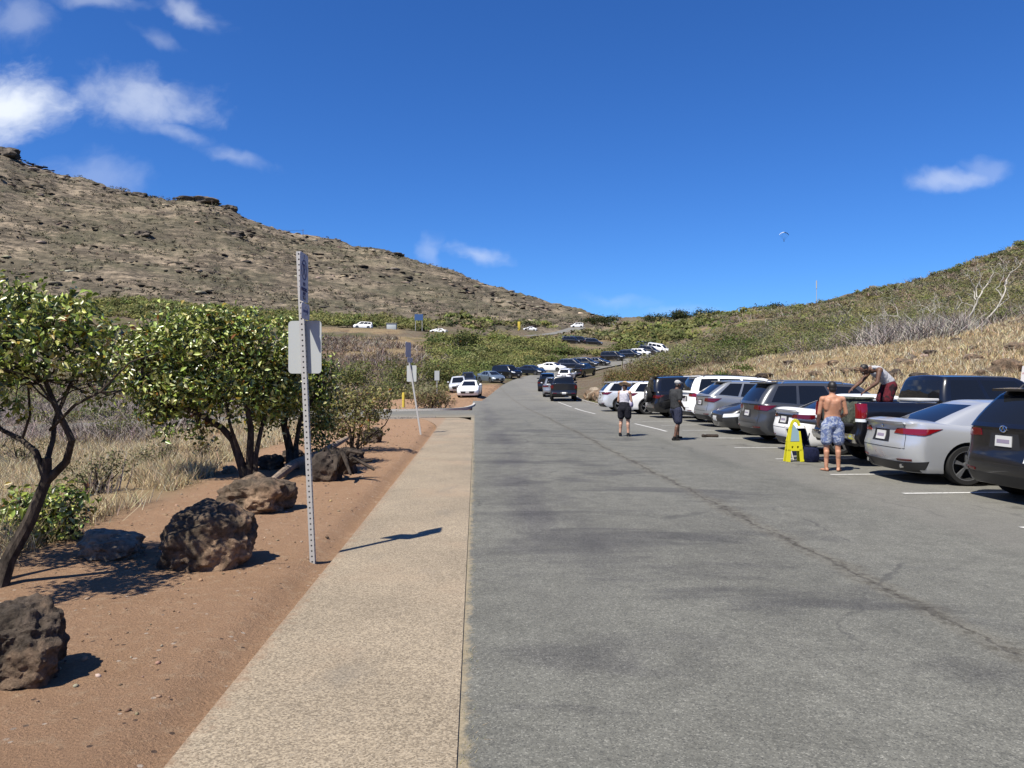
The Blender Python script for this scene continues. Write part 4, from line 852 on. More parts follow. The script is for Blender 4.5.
def post_mesh(name, parent, top, w=.048, holes=True):
    """square perforated tube from origin to top, as a hollow-looking U with hole insets"""
    mb = MB(); top = Vector(top); h = top.z; k = int(h/.0508) if holes else 1
    hw = w/2
    P = lambda t, x, y: Vector((top.x*t/h+x, top.y*t/h+y, t))
    def side(n0, n1):      # side strip between two corner offsets with dark holes modelled as recessed diamonds
        for i in range(k):
            t0, t1 = h*i/k, h*(i+1)/k; tm = (t0+t1)/2; A0, B0, A1, B1 = P(t0, *n0), P(t0, *n1), P(t1, *n0), P(t1, *n1)
            if not holes: mb.m = 0; mb.add([A0, B0, B1, A1], [(0, 1, 2, 3)]); continue
            c = (A0+B0+A1+B1)/4; e = (B0-A0).normalized(); r = .0085; ring = [c+e*r*math.cos(q)+Vector((0, 0, 1))*r*math.sin(q) for q in [R(225+45*j) for j in range(8)]]
            V = [A0, B0, B1, A1]+ring; mb.m = 0
            mb.add(V, [(0, 1, 6, 5, 4), (1, 2, 8, 7, 6), (2, 3, 10, 9, 8), (3, 0, 4, 11, 10)]); inn = (Vector((-e.y, e.x, 0)))*.0; mb.m = 1
            out = Vector((e.y, -e.x, 0)); mb.add(ring+[q-out*.004 for q in ring], [(j, (j+1) % 8, 8+(j+1) % 8, 8+j) for j in range(8)]+[tuple(range(8, 16))])
    cs = [(-hw, -hw), (hw, -hw), (hw, hw), (-hw, hw)]
    for a in range(4): side(cs[a], cs[(a+1) % 4])
    mb.m = 0; mb.add([P(h, *c) for c in cs], [(0, 1, 2, 3)]); return mb.build(name, [M['metal_galv'], M['black']], parent, smooth=False)
def sign_post(x, y, top, label, upper_rot, lower, full=True):
    e = empty('sign_post', (x, y, gz(x, y)-.05)); tag(e, label, 'sign'); T = Vector(top); post_mesh('post', e, T, holes=full)
    def onpost(z, off=(0, 0)): return Vector((T.x*z/T.z+off[0], T.y*z/T.z+off[1], z))
    nn = Vector((math.cos(upper_rot), math.sin(upper_rot), 0)); o_ = .034
    for zc, w, h, nm in ((T.z-.245, .305, .457, 'upper_sign_plate'), (T.z-.565, .30, .15, 'small_sign_plate')):
        c = onpost(zc)+nn*o_; mt = frame_mtx(c, nn); mb = MB(); mb.m = 0; mb.plate([mt @ Vector((a, b, 0)) for a, b in rrect(w, h)], nn, .003); o = mb.build(nm, [M['sign_face']], e, smooth=False)
        if full:
            for bz in ((h/2-.04), -(h/2-.04)): mb = MB(); mb.ellip(mt @ Vector((0, bz, .004)), (.009, .009, .009), 8, 5); mb.build('bolt', M['metal_galv'], e)
            mt2 = frame_mtx(c+nn*.003, nn)
            if h > .3:
                mb = MB(); k = 28
                for r0, r1 in ((.082, .098),):
                    V = [mt2 @ Vector((r*math.cos(2*math.pi*i/k), r*math.sin(2*math.pi*i/k)+.07, 0)) for i in range(k) for r in (r0, r1)]; mb.add(V, [(2*i, 2*i+1, 2*((i+1) % k)+1, 2*((i+1) % k)) for i in range(k)])
                mb.add([mt2 @ Vector(q) for q in ((-.062, .125, .0005), (-.05, .137, .0005), (.062, .015, .0005), (.05, .003, .0005))], [(0, 1, 2, 3)])
                mb.add([mt2 @ Vector(q) for q in ((-.008, .175, 0), (.008, .175, 0), (.008, .215, 0), (-.008, .215, 0))], [(0, 1, 2, 3)])
                mb.build('prohibition_symbol', M['ink'], o, smooth=False); 
                text_mesh('P', .15, 'letter', M['ink'], o, mt2 @ Matrix.Translation((0, .068, .0008)))
                for s_, yy in (('NO', -.065), ('PARKING', -.115), ('ANY', -.155), ('TIME', -.195)): text_mesh(s_, .05, 'lettering', M['ink'], o, mt2 @ Matrix.Translation((0, yy, 0)))
            else:
                mb = MB(); mb.add([mt2 @ Vector(q) for q in ((-.09, .012, 0), (-.09, -.012, 0), (.05, -.012, 0), (.05, -.035, 0), (.1, 0, 0), (.05, .035, 0), (.05, .012, 0))], [tuple(range(7))]); mb.build('arrow', M['ink'], o, smooth=False)
    zc, rot = lower; nn = Vector((math.cos(rot), math.sin(rot), 0)); c = onpost(zc)+nn*.034; mt = frame_mtx(c, nn); mb = MB(); mb.plate([mt @ Vector((a, b, 0)) for a, b in rrect(.33, .5, .035)], nn, .003); mb.build('lower_sign_plate', M['sign_back'], e, smooth=False)
    return e
x, y = from_px(313, 7.18), 7.18
sign_post(x, y, (-.13, .0, 2.95), 'tall perforated steel sign post nearest the camera, seen edge on with its plates', R(1), (2.95-.9, R(82)))
x, y = from_px(421, 23.3), 23.3
sign_post(x, y, (-.47, .1, 2.9), 'leaning steel sign post farther along the dirt by the side road', R(-25), (1.92, R(70)), False)
x, y = from_px(437, 47), 47.0; e = empty('sign_post', (x, y, gz(x, y))); tag(e, 'small distant sign on a thin post by the island shrub', 'sign'); mb = MB(); mb.tube([(0, 0, 0), (0, 0, 2.25)], .025, 6); mb.build('post', M['metal_galv'], e); mb = MB(); mb.box((0, -.04, 1.95), (.3, .01, .6)); mb.build('sign_plate', M['sign_back'], e, smooth=False)
# red and white sign behind the black SUV
x, y = 12.55, 18.6; e = empty('parking_sign', (x, y, gz(x, y))); tag(e, 'white parking sign with red lettering above the cars at the right edge', 'sign'); mb = MB(); mb.tube([(0, 0, 0), (.08, 0, 2.15)], .025, 8); mb.build('post', M['metal_galv'], e)
nn = Vector((-.5, -.85, 0)); mt = frame_mtx(Vector((.07, -.03, 1.97)), nn) @ Matrix.Rotation(R(-6), 4, 'Z'); mb = MB(); mb.plate([mt @ Vector((a, b, 0)) for a, b in rrect(.3, .46)], nn, .003); p_ = mb.build('sign_plate', M['sign_white'], e, smooth=False)
for s_, yy, sz in (('NO', .14, .11), ('PARKING', .04, .062), ('ANY', -.05, .07), ('TIME', -.13, .07)): text_mesh(s_, sz, 'lettering', M['red_ink'], p_, mt @ Matrix.Translation((0, yy, .003)))
# yellow bollards
def bollard(u, d, label, grp=None, h=.95):
    x = from_px(u, d); e = empty('bollard', (x, d, gz(x, d))); tag(e, label, 'bollard', grp); mb = MB(); mb.tube([(0, 0, -.1), (0, 0, h-.05), (0, 0, h-.01), (0, 0, h)], [.085, .085, .07, .03], 12); mb.build('bollard_post', M['bollard'], e)
    mb = MB(); mb.tube([(0, 0, -.02), (0, 0, .02)], .16, 12); mb.build('footing', M['concrete'], e)
bollard(326.5, 47, 'leftmost of the three yellow bollards', 'three yellow bollards', 1.05); bollard(332, 47, 'middle of the three yellow bollards', 'three yellow bollards', 1.1); bollard(337.5, 47, 'rightmost of the three yellow bollards', 'three yellow bollards', 1.05)
bollard(403.5, 47.5, 'single yellow bollard standing left of the island shrub', None, .95)
# utility poles and highway furniture
def pole(u, v, hpx, d, label, arm=True):
    x = from_px(u, d); e = empty('utility_pole', (x, d, gz(x, d)-.3)); tag(e, label, 'utility pole'); h = hpx*d/F; mb = MB(); mb.tube([(0, 0, 0), (0, 0, h)], [.17, .12], 8); mb.build('pole', M['wood'], e)
    if arm: mb = MB(); mb.box((0, 0, h-.6), (1.8, .12, .12)); mb.build('crossarm', M['wood'], e)
    return Vector((x, d, gz(x, d)-.3+h-.5))
p1 = pole(477, 325, 27, 262, 'tall thin utility pole on the saddle below the hill'); p2 = pole(499.5, 310, 14, 285, 'shorter utility pole right of the tall one'); 
p3 = pole(212, 203, 8, 440, 'tiny pole on the ridge top knoll'); p4 = pole(303, 233, 9, 455, 'tiny pole on the ridge right of the knoll')
mb = MB(); k = 12
mb.tube([p3.lerp(p4, i/k)-Vector((0, 0, 6*math.sin(math.pi*i/k))) for i in range(k+1)], .06, 4); tag(mb.build('power_line', M['black']), 'thin power line along the ridge of the big hill', 'power line')
x, d = from_px(417, 204), 208; e = empty('highway_sign', (x, d, gz(x, d))); tag(e, 'small blue sign beside the highway below the hill', 'sign'); mb = MB(); mb.tube([(-.9, 0, 0), (-.9, 0, 4)], .08, 6); mb.tube([(.9, 0, 0), (.9, 0, 4)], .08, 6); mb.build('post', M['metal_galv'], e); mb = MB(); mb.box((0, -.1, 4.2), (2.3, .08, 1.7)); mb.build('sign_panel', M['bluesign'], e)
x, d = from_px(390, 206), 209; e = empty('roadside_hut', (x, d, gz(x, d)-.3)); tag(e, 'small grey white utility cabinet half hidden in scrub beside the highway', 'cabinet'); mb = MB(); mb.box((0, 0, 1.3), (2.6, 1.5, 2.2), bev=.06); mb.build('cabinet_body', M['sign_back'], e); mb = MB(); mb.box((0, 0, 2.5), (2.9, 1.8, .16)); mb.build('roof', M['concrete'], e)
x, d = from_px(519, 262), 262; e = empty('marker_post', (x, d, gz(x, d))); tag(e, 'pale yellow marker post in the scrub right of the utility poles', 'post'); mb = MB(); mb.box((0, 0, 1.6), (.9, .3, 3.4), bev=.05); mb.build('marker', M['bollard'], e)
# small white house on the saddle and mast
x, d = from_px(613, 330), 330; e = empty('house', (x, d, gz(x, d)-.3)); tag(e, 'tiny white house among trees on the saddle skyline', 'house'); mb = MB(); mb.box((0, 0, 1.5), (4.2, 4, 3)); mb.build('wall', M['sign_white'], e, False); mb = MB(); mb.plate([(-2.5, 0, 2.9), (2.5, 0, 2.9), (0, 0, 4.2)], (0, 1, 0), 4.6); mb.build('roof', M['concrete'], e, False); mb = MB(); mb.box((-.8, -2.01, 1.5), (.9, .06, 1)); mb.build('window', M['black'], e, False)
for i, (u, d, w, h) in enumerate([(605, 325, 34, 11), (660, 320, 44, 9), (682, 300, 26, 8), (704, 290, 26, 7), (690, 310, 16, 5), (758, 280, 22, 5), (775, 272, 18, 5), (590, 330, 16, 7)]):
    bush(u, 0, w, h, ['round dark tree left of the tiny white house', 'flat topped dark tree on the saddle skyline', 'dark round tree in the middle of the saddle skyline', 'dark wide tree right of the middle of the saddle', 'low dark tree on the saddle skyline', 'dark low tree where the right hill starts to rise', 'dark tree on the lower crest of the right hill', 'small dark tree at the end of the big hill'][i], [(.045, .06, .025), (.08, .1, .04)], 1500, .6, d=d, name='skyline_tree')
x, d = from_px(820, 265), 268; e = empty('mast', (x, d, gz(x, d))); tag(e, 'slender antenna mast rising behind the right hand ridge', 'mast'); mb = MB(); hh = EYE+(CY-280)/F*d-gz(x, d); mb.tube([(0, 0, 0), (0, 0, hh)], [.12, .06], 6); mb.build('pole', M['metal_galv'], e); mb = MB(); mb.tube([(0, 0, hh-3), (0, 0, hh-.3)], .22, 8); mb.build('antenna', M['sign_back'], e)
# paraglider
d = 420; c = Vector((from_px(784, d), d, EYE+(CY-236)/F*d)); e = empty('paraglider', c); tag(e, 'tiny paraglider with a white and dark canopy in the blue sky', 'paraglider'); s = d/F; V, Fs = [], []
for i in range(13):
    a = math.pi*(.16+.68*i/12); px_, pz_ = 5.5*s*math.cos(a), 5.0*s*math.sin(a)-1.5*s; ch = (1.3+1.2*math.sin(math.pi*i/12))*s*.8
    for (yy, dz) in ((-.5, 0), (-.25, .22), (.3, .12), (.5, 0), (.2, -.05)): V.append((px_, yy*ch, pz_+dz*ch))
for i in range(12):
    for j in range(5): a, b = i*5+j, i*5+(j+1) % 5; Fs.append((a, b, b+5, a+5))
Fs += [(0, 1, 2, 3, 4), (64, 63, 62, 61, 60)]; mesh('canopy', V, Fs, e, [mat('white_canopy', (.8, .85, .85), .6), mat('navy_canopy', (.02, .04, .12), .6)], False, [1 if (i//5) < 6 else 0 for i in range(60)]+[1, 0])
mb = MB()
for i in range(0, 13, 2): mb.tube([V[i*5+2], (0, 0, -4.6*s)], .03, 3)
mb.build('lines', M['black'], e); mb = MB(); mb.ellip((0, 0, -5*s), (.35*s*1.2, .5*s, .6*s)); mb.ellip((0, 0, -4.3*s), (.22*s, .22*s, .25*s)); mb.build('pilot', M['black'], e)
# ------------------------------------------------------------------ vehicles
def carpaint(name, col, metal=.0, rough=.35):
    m = mat(name, col, rough, metal, .7); n = N(m); p = n.obj(); d = n.noise(p, 3, 5, .6)
    n.l.new(n.ramp(d, .2, .8, rough*.97, rough*1.03), n.b.inputs['Roughness']); return m
PT = {k: carpaint('paint_'+k, c, me, r) for k, c, me, r in [('silver', (.69, .71, .73), .45, .28), ('black', (.008, .008, .010), 0, .3), ('white', (.80, .80, .79), 0, .4), ('grey', (.10, .105, .115), .5, .35), ('navy', (.012, .018, .035), .2, .3),
      ('lightgrey', (.42, .44, .46), .55, .32), ('darkgrey', (.05, .052, .055), .4, .35), ('palesilver', (.8, .83, .87), .3, .35), ('blue', (.22, .28, .34), .4, .35)]}
M['glass'] = mat('tinted_car_glass', (.008, .009, .011), .04, spec=.5)
M['tyre'] = mat('tyre_rubber', (.02, .02, .02), .85, spec=.3)
M['rim'] = mat('alloy_rim', (.55, .56, .58), .3, .8)
M['rimdark'] = mat('dark_alloy', (.05, .05, .055), .35, .6)
M['trim'] = mat('black_trim', (.022, .022, .024), .5)
M['chrome'] = mat('chrome', (.75, .76, .78), .12, 1.0)
M['tail'] = mat('red_tail_lens', (.22, .005, .009), .12, coat=.6)
M['taildark'] = mat('smoked_red_lens', (.12, .004, .006), .12, coat=.6)
M['headl'] = mat('clear_lens', (.62, .65, .68), .1, coat=.6)
M['plate'] = mat('licence_plate', (.75, .75, .73), .5)
M['platemark'] = mat('plate_marks', (.35, .3, .4), .5)
M['under'] = mat('underbody', (.012, .012, .012), .9)
PT['wheelwell'] = M['under']
def lerp(a, b, t): return a+(b-a)*t
class Car:
    def __init__(s, **k):
        s.bow = .09; s.rr = .30; s.rf = .34; s.side = [(0, .93), (.08, .965), (.3, .985), (.55, 1.0), (.78, .995), (.90, .975), (.97, .945), (1, .90)]; s.crown = .03; s.bot = .22
        s.gr = .16; s.wb_ = .86; s.wt_ = .66; s.bed = None; s.kids = True; s.archgap = .055; s.clad = False; s.rack = False
        s.__dict__.update(k); s.W2 = s.W/2; s.P = (s.W2-s.rr)+s.rr*math.pi/2+(s.L-s.rr-s.rf)+s.rf*math.pi/2+(s.W2-s.rf)
        s.xw = (s.oh, s.oh+s.wb)
    def zt(s, x): return float(np.interp(x, *zip(*s.belt)))
    def R(s, q):
        a1 = s.W2-s.rr; a2 = a1+s.rr*math.pi/2; a3 = a2+s.L-s.rr-s.rf; a4 = a3+s.rf*math.pi/2
        if q <= a1: return 0.0, q
        if q <= a2: t = (q-a1)/s.rr; return s.rr*(1-math.cos(t)), a1+s.rr*math.sin(t)
        if q <= a3: return s.rr+q-a2, s.W2
        if q <= a4: t = (q-a3)/s.rf; return s.L-s.rf+s.rf*math.sin(t), s.W2-s.rf+s.rf*math.cos(t)
        return s.L, max(0, s.W2-s.rf-(q-a4))
    def S(s, q, z, sg=-1):
        """point on the lower body: q metres round the outline from the rear centre, sg -1 = right side"""
        if q < 0: q, sg = -q, -sg
        q = min(q, s.P); xc, yc = s.R(q); zt_ = s.zt(xc); t = (z-s.bot)/(zt_-s.bot)
        x = xc+np.interp(z, *zip(*s.rear))*max(0, 1-xc/1.1)-np.interp(z, *zip(*s.front))*max(0, 1-(s.L-xc)/1.2)
        x += s.bow*(yc/s.W2)**2*max(0, 1-xc/.9)-1.6*s.bow*(yc/s.W2)**2*max(0, 1-(s.L-xc)/1.0)
        y = yc*np.interp(t, *zip(*s.side))
        fl = sum(math.exp(-((xc-w)/.42)**2) for w in s.xw)*math.exp(-((z-s.r*1.75)/.22)**2)*.018; y *= 1+fl*2/s.W*.9 if yc > .5*s.W2 else 1
        return Vector((float(x), float(y*sg), z))
    def nrm(s, q, z, sg=-1):
        a = s.S(q+.01, z, sg)-s.S(q-.01, z, sg) if 0 < q < s.P-.01 else Vector((0, sg*(1 if q <= 0 else -1), 0)); b = s.S(q, z+.01, sg)-s.S(q, z-.01, sg); n_ = a.cross(b).normalized()
        c = s.S(q, z, sg)-Vector((s.L/2, 0, z)); c.x *= .4
        return n_ if n_.dot(c) > 0 else -n_
    def qx(s, x): return (s.W2-s.rr)+s.rr*math.pi/2+(x-s.rr)
    def patch(s, mb, quad, sg=-1, off=.006, nu=8, nv=4, front=False):
        """quad: 4 (q,z) corners, draped over the body; q<0 crosses the centreline"""
        V, Fs = [], []; g = [Vector(p) for p in quad]
        for i in range(nu+1):
            for j in range(nv+1):
                u, v = i/nu, j/nv; p = (g[0]*(1-u)+g[1]*u)*(1-v)+(g[3]*(1-u)+g[2]*u)*v; q, z = p
                if front: q = s.P-q
                S2 = sg
                if front and q > s.P: q = 2*s.P-q; S2 = -sg
                V.append(s.S(q, z, S2)+s.nrm(abs(q), z, S2 if q >= 0 else -S2)*off)
        m = nv+1
        for i in range(nu):
            for j in range(nv): a = i*m+j; Fs.append((a, a+m, a+m+1, a+1))
        rim = [i*m for i in range(nu+1)]+[nu*m+j for j in range(1, m)]+[i*m+nv for i in range(nu-1, -1, -1)]+[j for j in range(nv-1, 0, -1)]
        cen = Vector((s.L/2, 0, .8)); b = len(V); V += [V[k]+(cen-V[k]).normalized()*(off+.02) for k in rim]
        for i in range(len(rim)): a, c = rim[i], rim[(i+1) % len(rim)]; Fs.append((a, c, b+(i+1) % len(rim), b+i))
        mb.add(V, Fs)
    def lower(s):
        qs = [0]; 
        a1 = s.W2-s.rr; a2 = a1+s.rr*math.pi/2; a3 = a2+s.L-s.rr-s.rf; a4 = a3+s.rf*math.pi/2
        for a, b, k in ((0, a1, 4), (a1, a2, 7), (a2, a3, 44), (a3, a4, 7), (a4, s.P, 4)): qs += [a+(b-a)*i/k for i in range(1, k+1)]
        ts = [0, .05, .12, .2, .3, .4, .5, .6, .7, .78, .85, .9, .94, .97, 1.0]; n = len(qs); m = len(ts); V, Fs = [], []
        for sg in (-1, 1):
            for q in qs:
                xc, _ = s.R(q); zt_ = s.zt(xc)
                for t in ts: V.append(s.S(q, s.bot+t*(zt_-s.bot), sg))
        o = n*m
        for i in range(n-1):
            for j in range(m-1):
                a = i*m+j; Fs.append((a, a+m, a+m+1, a+1)); a += o; Fs.append((a, a+1, a+m+1, a+m))
        # deck and floor: lines joining mirrored points
        K = 8
        for lev, flip in ((m-1, 0), (0, 1)):
            idx = []
            for i in range(n):
                A, B_ = V[i*m+lev], V[o+i*m+lev]; row = [i*m+lev]
                hw = abs(A.y)
                for k in range(1, K):
                    u = k/K; p = A.lerp(B_, u); xc, _ = s.R(qs[i]); ed = min(1, hw/s.W2*1.3)
                    if not flip: p.z += s.crown*(1-(2*u-1)**2)*ed+.012*min(1, 6*min(u, 1-u))
                    row.append(len(V)); V.append(p)
                row.append(o+i*m+lev); idx.append(row)
            for i in range(n-1):
                for k in range(K): q4 = (idx[i][k], idx[i][k+1], idx[i+1][k+1], idx[i+1][k]); Fs.append(q4 if not flip else q4[::-1])
        bm = bmesh.new(); vs = [bm.verts.new(v) for v in V]
        for f in Fs:
            try: bm.faces.new([vs[i] for i in f])
            except ValueError: pass
        bmesh.ops.remove_doubles(bm, verts=bm.verts[:], dist=.0004); bmesh.ops.dissolve_degenerate(bm, edges=bm.edges[:], dist=.0004)
        bmesh.ops.recalc_face_normals(bm, faces=bm.faces[:]); me = bpy.data.meshes.new('body'); bm.to_mesh(me); bm.free(); return me
    def cut(s, me, cutters):
        o = bpy.data.objects.new('body', me); C.objects.link(o); tmp = []
        for V, Fs in cutters:
            cm = bpy.data.meshes.new('cutter'); cm.from_pydata([tuple(v) for v in V], [], Fs); b = bmesh.new(); b.from_mesh(cm); bmesh.ops.recalc_face_normals(b, faces=b.faces[:]); b.to_mesh(cm); b.free()
            c = bpy.data.objects.new('cutter', cm); C.objects.link(c); tmp.append(c); md = o.modifiers.new('b', 'BOOLEAN'); md.operation = 'DIFFERENCE'; md.solver = 'EXACT'; md.object = c
        dg = bpy.context.evaluated_depsgraph_get(); nm = bpy.data.meshes.new_from_object(o.evaluated_get(dg)); bpy.data.objects.remove(o)
        for c in tmp: bpy.data.objects.remove(c)
        return nm
    def build(s, e, paint, wheel='five'):
        me = s.lower(); cuts = []; Rw = s.r+s.archgap
        for xw in s.xw:
            for sg in (-1, 1):
                mb = MB(); mb.tube([(xw, sg*(s.W2-.34), s.r), (xw, sg*(s.W2+.2), s.r)], Rw, 36, ref=(0, 0, 1)); cuts.append((mb.v, mb.f))
        if s.bed:
            x0, x1, zf = s.bed; mb = MB(); mb.box(((x0+x1)/2, 0, zf+1), (x1-x0, s.W-.26, 2)); cuts.append((mb.v, mb.f))
            if s.gate: mb = MB(); mb.box((x0/2-.2, 0, zf+1), (x0+.42, s.W-.34, 2)); cuts.append((mb.v, mb.f))
        me = s.cut(me, cuts); bm = bmesh.new(); bm.from_mesh(me)
        for f in bm.faces:
            c = f.calc_center_median(); f.material_index = 0; f.smooth = True
            for xw in s.xw:
                rr_ = math.hypot(c.x-xw, c.z-s.r)
                if rr_ < Rw+.004 and abs(c.y) < s.W2*1.02 and not (rr_ < Rw-.02 and abs(c.y) > s.W2-.3): f.material_index = 1
            if c.z < s.bot+.01: f.material_index = 1
            if s.bed and s.bed[0]-.01 < c.x < s.bed[1]+.01 and abs(c.y) < s.W2-.125 and c.z > s.bed[2]-.02: f.material_index = 1
        # greenhouse
        Lg = s.xb[1]-s.xb[0]; W2g = s.W2*s.wb_; r = s.gr; p1 = W2g-r; p2 = p1+r*math.pi/2; p3 = p2+Lg-2*r; p4 = p3+r*math.pi/2; Pg = p4+W2g-r
        def G(q, g, sg):
            if q <= p1: xc, yc = 0, q
            elif q <= p2: t = (q-p1)/r; xc, yc = r*(1-math.cos(t)), p1+r*math.sin(t)
            elif q <= p3: xc, yc = r+q-p2, W2g
            elif q <= p4: t = (q-p3)/r; xc, yc = Lg-r+r*math.sin(t), p1+r*math.cos(t)
            else: xc, yc = Lg, max(0, W2g-r-(q-p4))
            a = xc/Lg; zf = g if g < .88 else {.88: .89, .96: .965, 1.0: 1.0}.get(g, g); ge = g+.10*math.sin(math.pi*g)*(1 if a > .5 else .5)*0; xB = s.xb[0]+a*Lg; xT = s.xt[0]+a*(s.xt[1]-s.xt[0]); x = lerp(xB, xT, g)
            w = s.wb_-(s.wb_-s.wt_)*g**1.2-(.05*(g-.88)/.12 if g > .88 else 0); yy = yc/s.wb_*w
            fr = max(0, 1-(1-a)*Lg/.5)*.13*(1-(yc/W2g)**2); re = max(0, 1-a*Lg/.4)*.07*(1-(yc/W2g)**2); x += fr-re+math.sin(math.pi*g)*(.05*max(0, 1-(1-a)*Lg/.4)-.04*max(0, 1-a*Lg/.4))
            zr = s.H-.02-s.arch*((xT-s.xtop)/1.5)**2; zb_ = s.zt(min(max(xB, 0), s.L))-.035
            return Vector((x, yy*sg, lerp(zb_, zr, zf)))
        qs, kinds = [0.0], []
        def seg(b, k, kind):
            a = qs[-1]
            for i in range(1, k+1): qs.append(a+(b-a)*i/k); kinds.append(kind)
        seg(p1-.02 if s.rwin else p1, 6, 'rear' if s.rwin else 'body'); seg(p2, 4, 'body')
        for wi, (a, b) in enumerate(s.wins):
            qa, qb = p2+a*Lg-r, p2+b*Lg-r; seg(max(qa, qs[-1]+.005), 2, 'body'); seg(qb, 5, 'w%d' % wi)
        seg(p3, 2, 'body'); seg(p4+.02, 3, 'body'); seg(Pg, 6, 'front')
        gs = [0, .12, .3, .5, .7, .88, .96, 1.0]; n, m = len(qs), len(gs)
        part = {}
        def add(kind, vs): part.setdefault(kind, []).append(vs)
        grid = {sg: [[G(q, g, sg) for g in gs] for q in qs] for sg in (-1, 1)}
        for sg in (-1, 1):
            for i in range(n-1):
                for j in range(m-1):
                    v = [grid[sg][i][j], grid[sg][i+1][j], grid[sg][i+1][j+1], grid[sg][i][j+1]]
                    if sg == 1: v = v[::-1]
                    kd = kinds[i]; gl = 1 <= j <= 4 or (kd in ('front', 'rear') and j == 0 and kd == 'front')
                    add(kd+('_r' if sg < 0 else '_l') if (kd[0] == 'w' and gl) else (kd if kd != 'body' and gl else 'body'), v)
        K = 8; rows = []
        for i in range(n):
            A, B_ = grid[-1][i][-1], grid[1][i][-1]; row = [A]; hw = abs(A.y)/(W2g*s.wt_/s.wb_)
            for k in range(1, K): u = k/K; p = A.lerp(B_, u); p.z += .045*(1-(2*u-1)**2)*min(1, hw)*1.0; row.append(p)
            row.append(B_); rows.append(row)
        for i in range(n-1):
            for k in range(K): add('body', [rows[i][k], rows[i][k+1], rows[i+1][k+1], rows[i+1][k]])
        for vs in part.pop('body'):
            f = [bm.verts.new(v) for v in vs]
            try: fc = bm.faces.new(f); fc.smooth = True; fc.material_index = 2 if s.blackroof else 0
            except ValueError: pass
        gv = [v for v in bm.verts if v.co.z > s.bot+.3]; bmesh.ops.remove_doubles(bm, verts=gv, dist=.0003)
        me2 = bpy.data.meshes.new('body'); bm.to_mesh(me2); bm.free(); me2.materials.clear(); body = link('body', me2, e, [PT[paint], M['under'], M['trim']]); me2.set_sharp_from_angle(angle=R(38)); bpy.data.meshes.remove(me)
        for kd, fl in part.items():
            b2 = bmesh.new()
            for vs in fl:
                try: b2.faces.new([b2.verts.new(v) for v in vs]).smooth = True
                except ValueError: pass
            bmesh.ops.remove_doubles(b2, verts=b2.verts[:], dist=.0003); bmesh.ops.recalc_face_normals(b2, faces=b2.faces[:])
            nm = {'front': 'windshield', 'rear': 'rear_window'}.get(kd, 'side_window'); m3 = bpy.data.meshes.new(nm); b2.to_mesh(m3); b2.free(); link(nm, m3, e, M['glass'])
        # wheels
        for xw in s.xw:
            for sg in (-1, 1):
                w = empty('wheel', (xw, sg*(s.W2-.125), s.r)); w.parent = e; mb = MB(); r0 = s.r; hw = .115; ri = r0*.74
                prof = [(ri, -hw), (r0*.93, -hw), (r0*.985, -hw*.8), (r0, -hw*.45), (r0, hw*.45), (r0*.985, hw*.8), (r0*.93, hw), (ri, hw)]; k = 32; V = []; Fs = []
                for a in range(k):
                    t = 2*math.pi*a/k; V += [(q*math.cos(t), yy, q*math.sin(t)) for q, yy in prof]
                for a in range(k):
                    for j in range(7): A = a*8+j; B_ = ((a+1) % k)*8+j; Fs.append((A, A+1, B_+1, B_))
                mb.add(V, Fs); mb.build('tyre', M['tyre'], w)
                mb = MB(); prof = [(ri+.004, -hw*.95), (ri-.012, -hw*.95), (ri-.02, -hw*.5), (ri-.03, hw*.2), (0.001, hw*.2)]; prof = [(q, yy*-sg*-1) for q, yy in prof]; V = []; Fs = []
                prof = [(ri+.004, sg*hw*.98), (ri-.014, sg*hw*.98), (ri-.022, sg*hw*.5), (ri-.04, -sg*hw*.1), (0.002, -sg*hw*.1)]
                for a in range(k):
                    t = 2*math.pi*a/k; V += [(q*math.cos(t), yy, q*math.sin(t)) for q, yy in prof]
                for a in range(k):
                    for j in range(4): A = a*5+j; B_ = ((a+1) % k)*5+j; mb.m = 0 if j < 1 else 1; mb.add([V[A], V[A+1], V[B_+1], V[B_]], [(0, 1, 2, 3)])
                mb.m = 0; ns = {'five': 5, 'ten': 10, 'six': 6}[wheel]
                for a in range(ns):
                    t0 = 2*math.pi*a/ns+.3; ww = .20 if ns == 5 else (.16 if ns == 6 else .085)
                    pts = []
                    for rad_, wd in ((.05, ww*.55), (ri-.012, ww*.62)):
                        for sgn in (-1, 1): tt = t0+sgn*(wd/max(rad_, .12)*.32); pts.append((rad_*math.cos(tt), rad_*math.sin(tt)))
                    (a0, a1_, b0, b1) = pts; y0, y1 = sg*(hw*.62), sg*(hw*.82); V = [(a0[0], y1*1.0, a0[1]), (a1_[0], y1*1.0, a1_[1]), (b1[0], y0*1.2, b1[1]), (b0[0], y0*1.2, b0[1])]; V += [(v[0], v[1]-sg*.035, v[2]) for v in V]
                    mb.add(V, [(0, 1, 2, 3), (4, 7, 6, 5), (0, 4, 5, 1), (1, 5, 6, 2), (2, 6, 7, 3), (3, 7, 4, 0)])
                mb.tube([(0, sg*hw*.4, 0), (0, sg*hw*.86, 0)], .055, 14); mb.build('rim', [M['rimdark'] if s.darkrim else M['rim'], M['under']], w)
        s.e = e; s.body = body; return e
    def add_patch(s, name, m, quad, parent=None, both=True, front=False, off=.006, nu=8, nv=4):
        for sg in ((-1, 1) if both else (-1,)):
            mb = MB(); s.patch(mb, quad, sg, off, nu, nv, front); mb.build(name, m, parent or s.e, sharp=40)
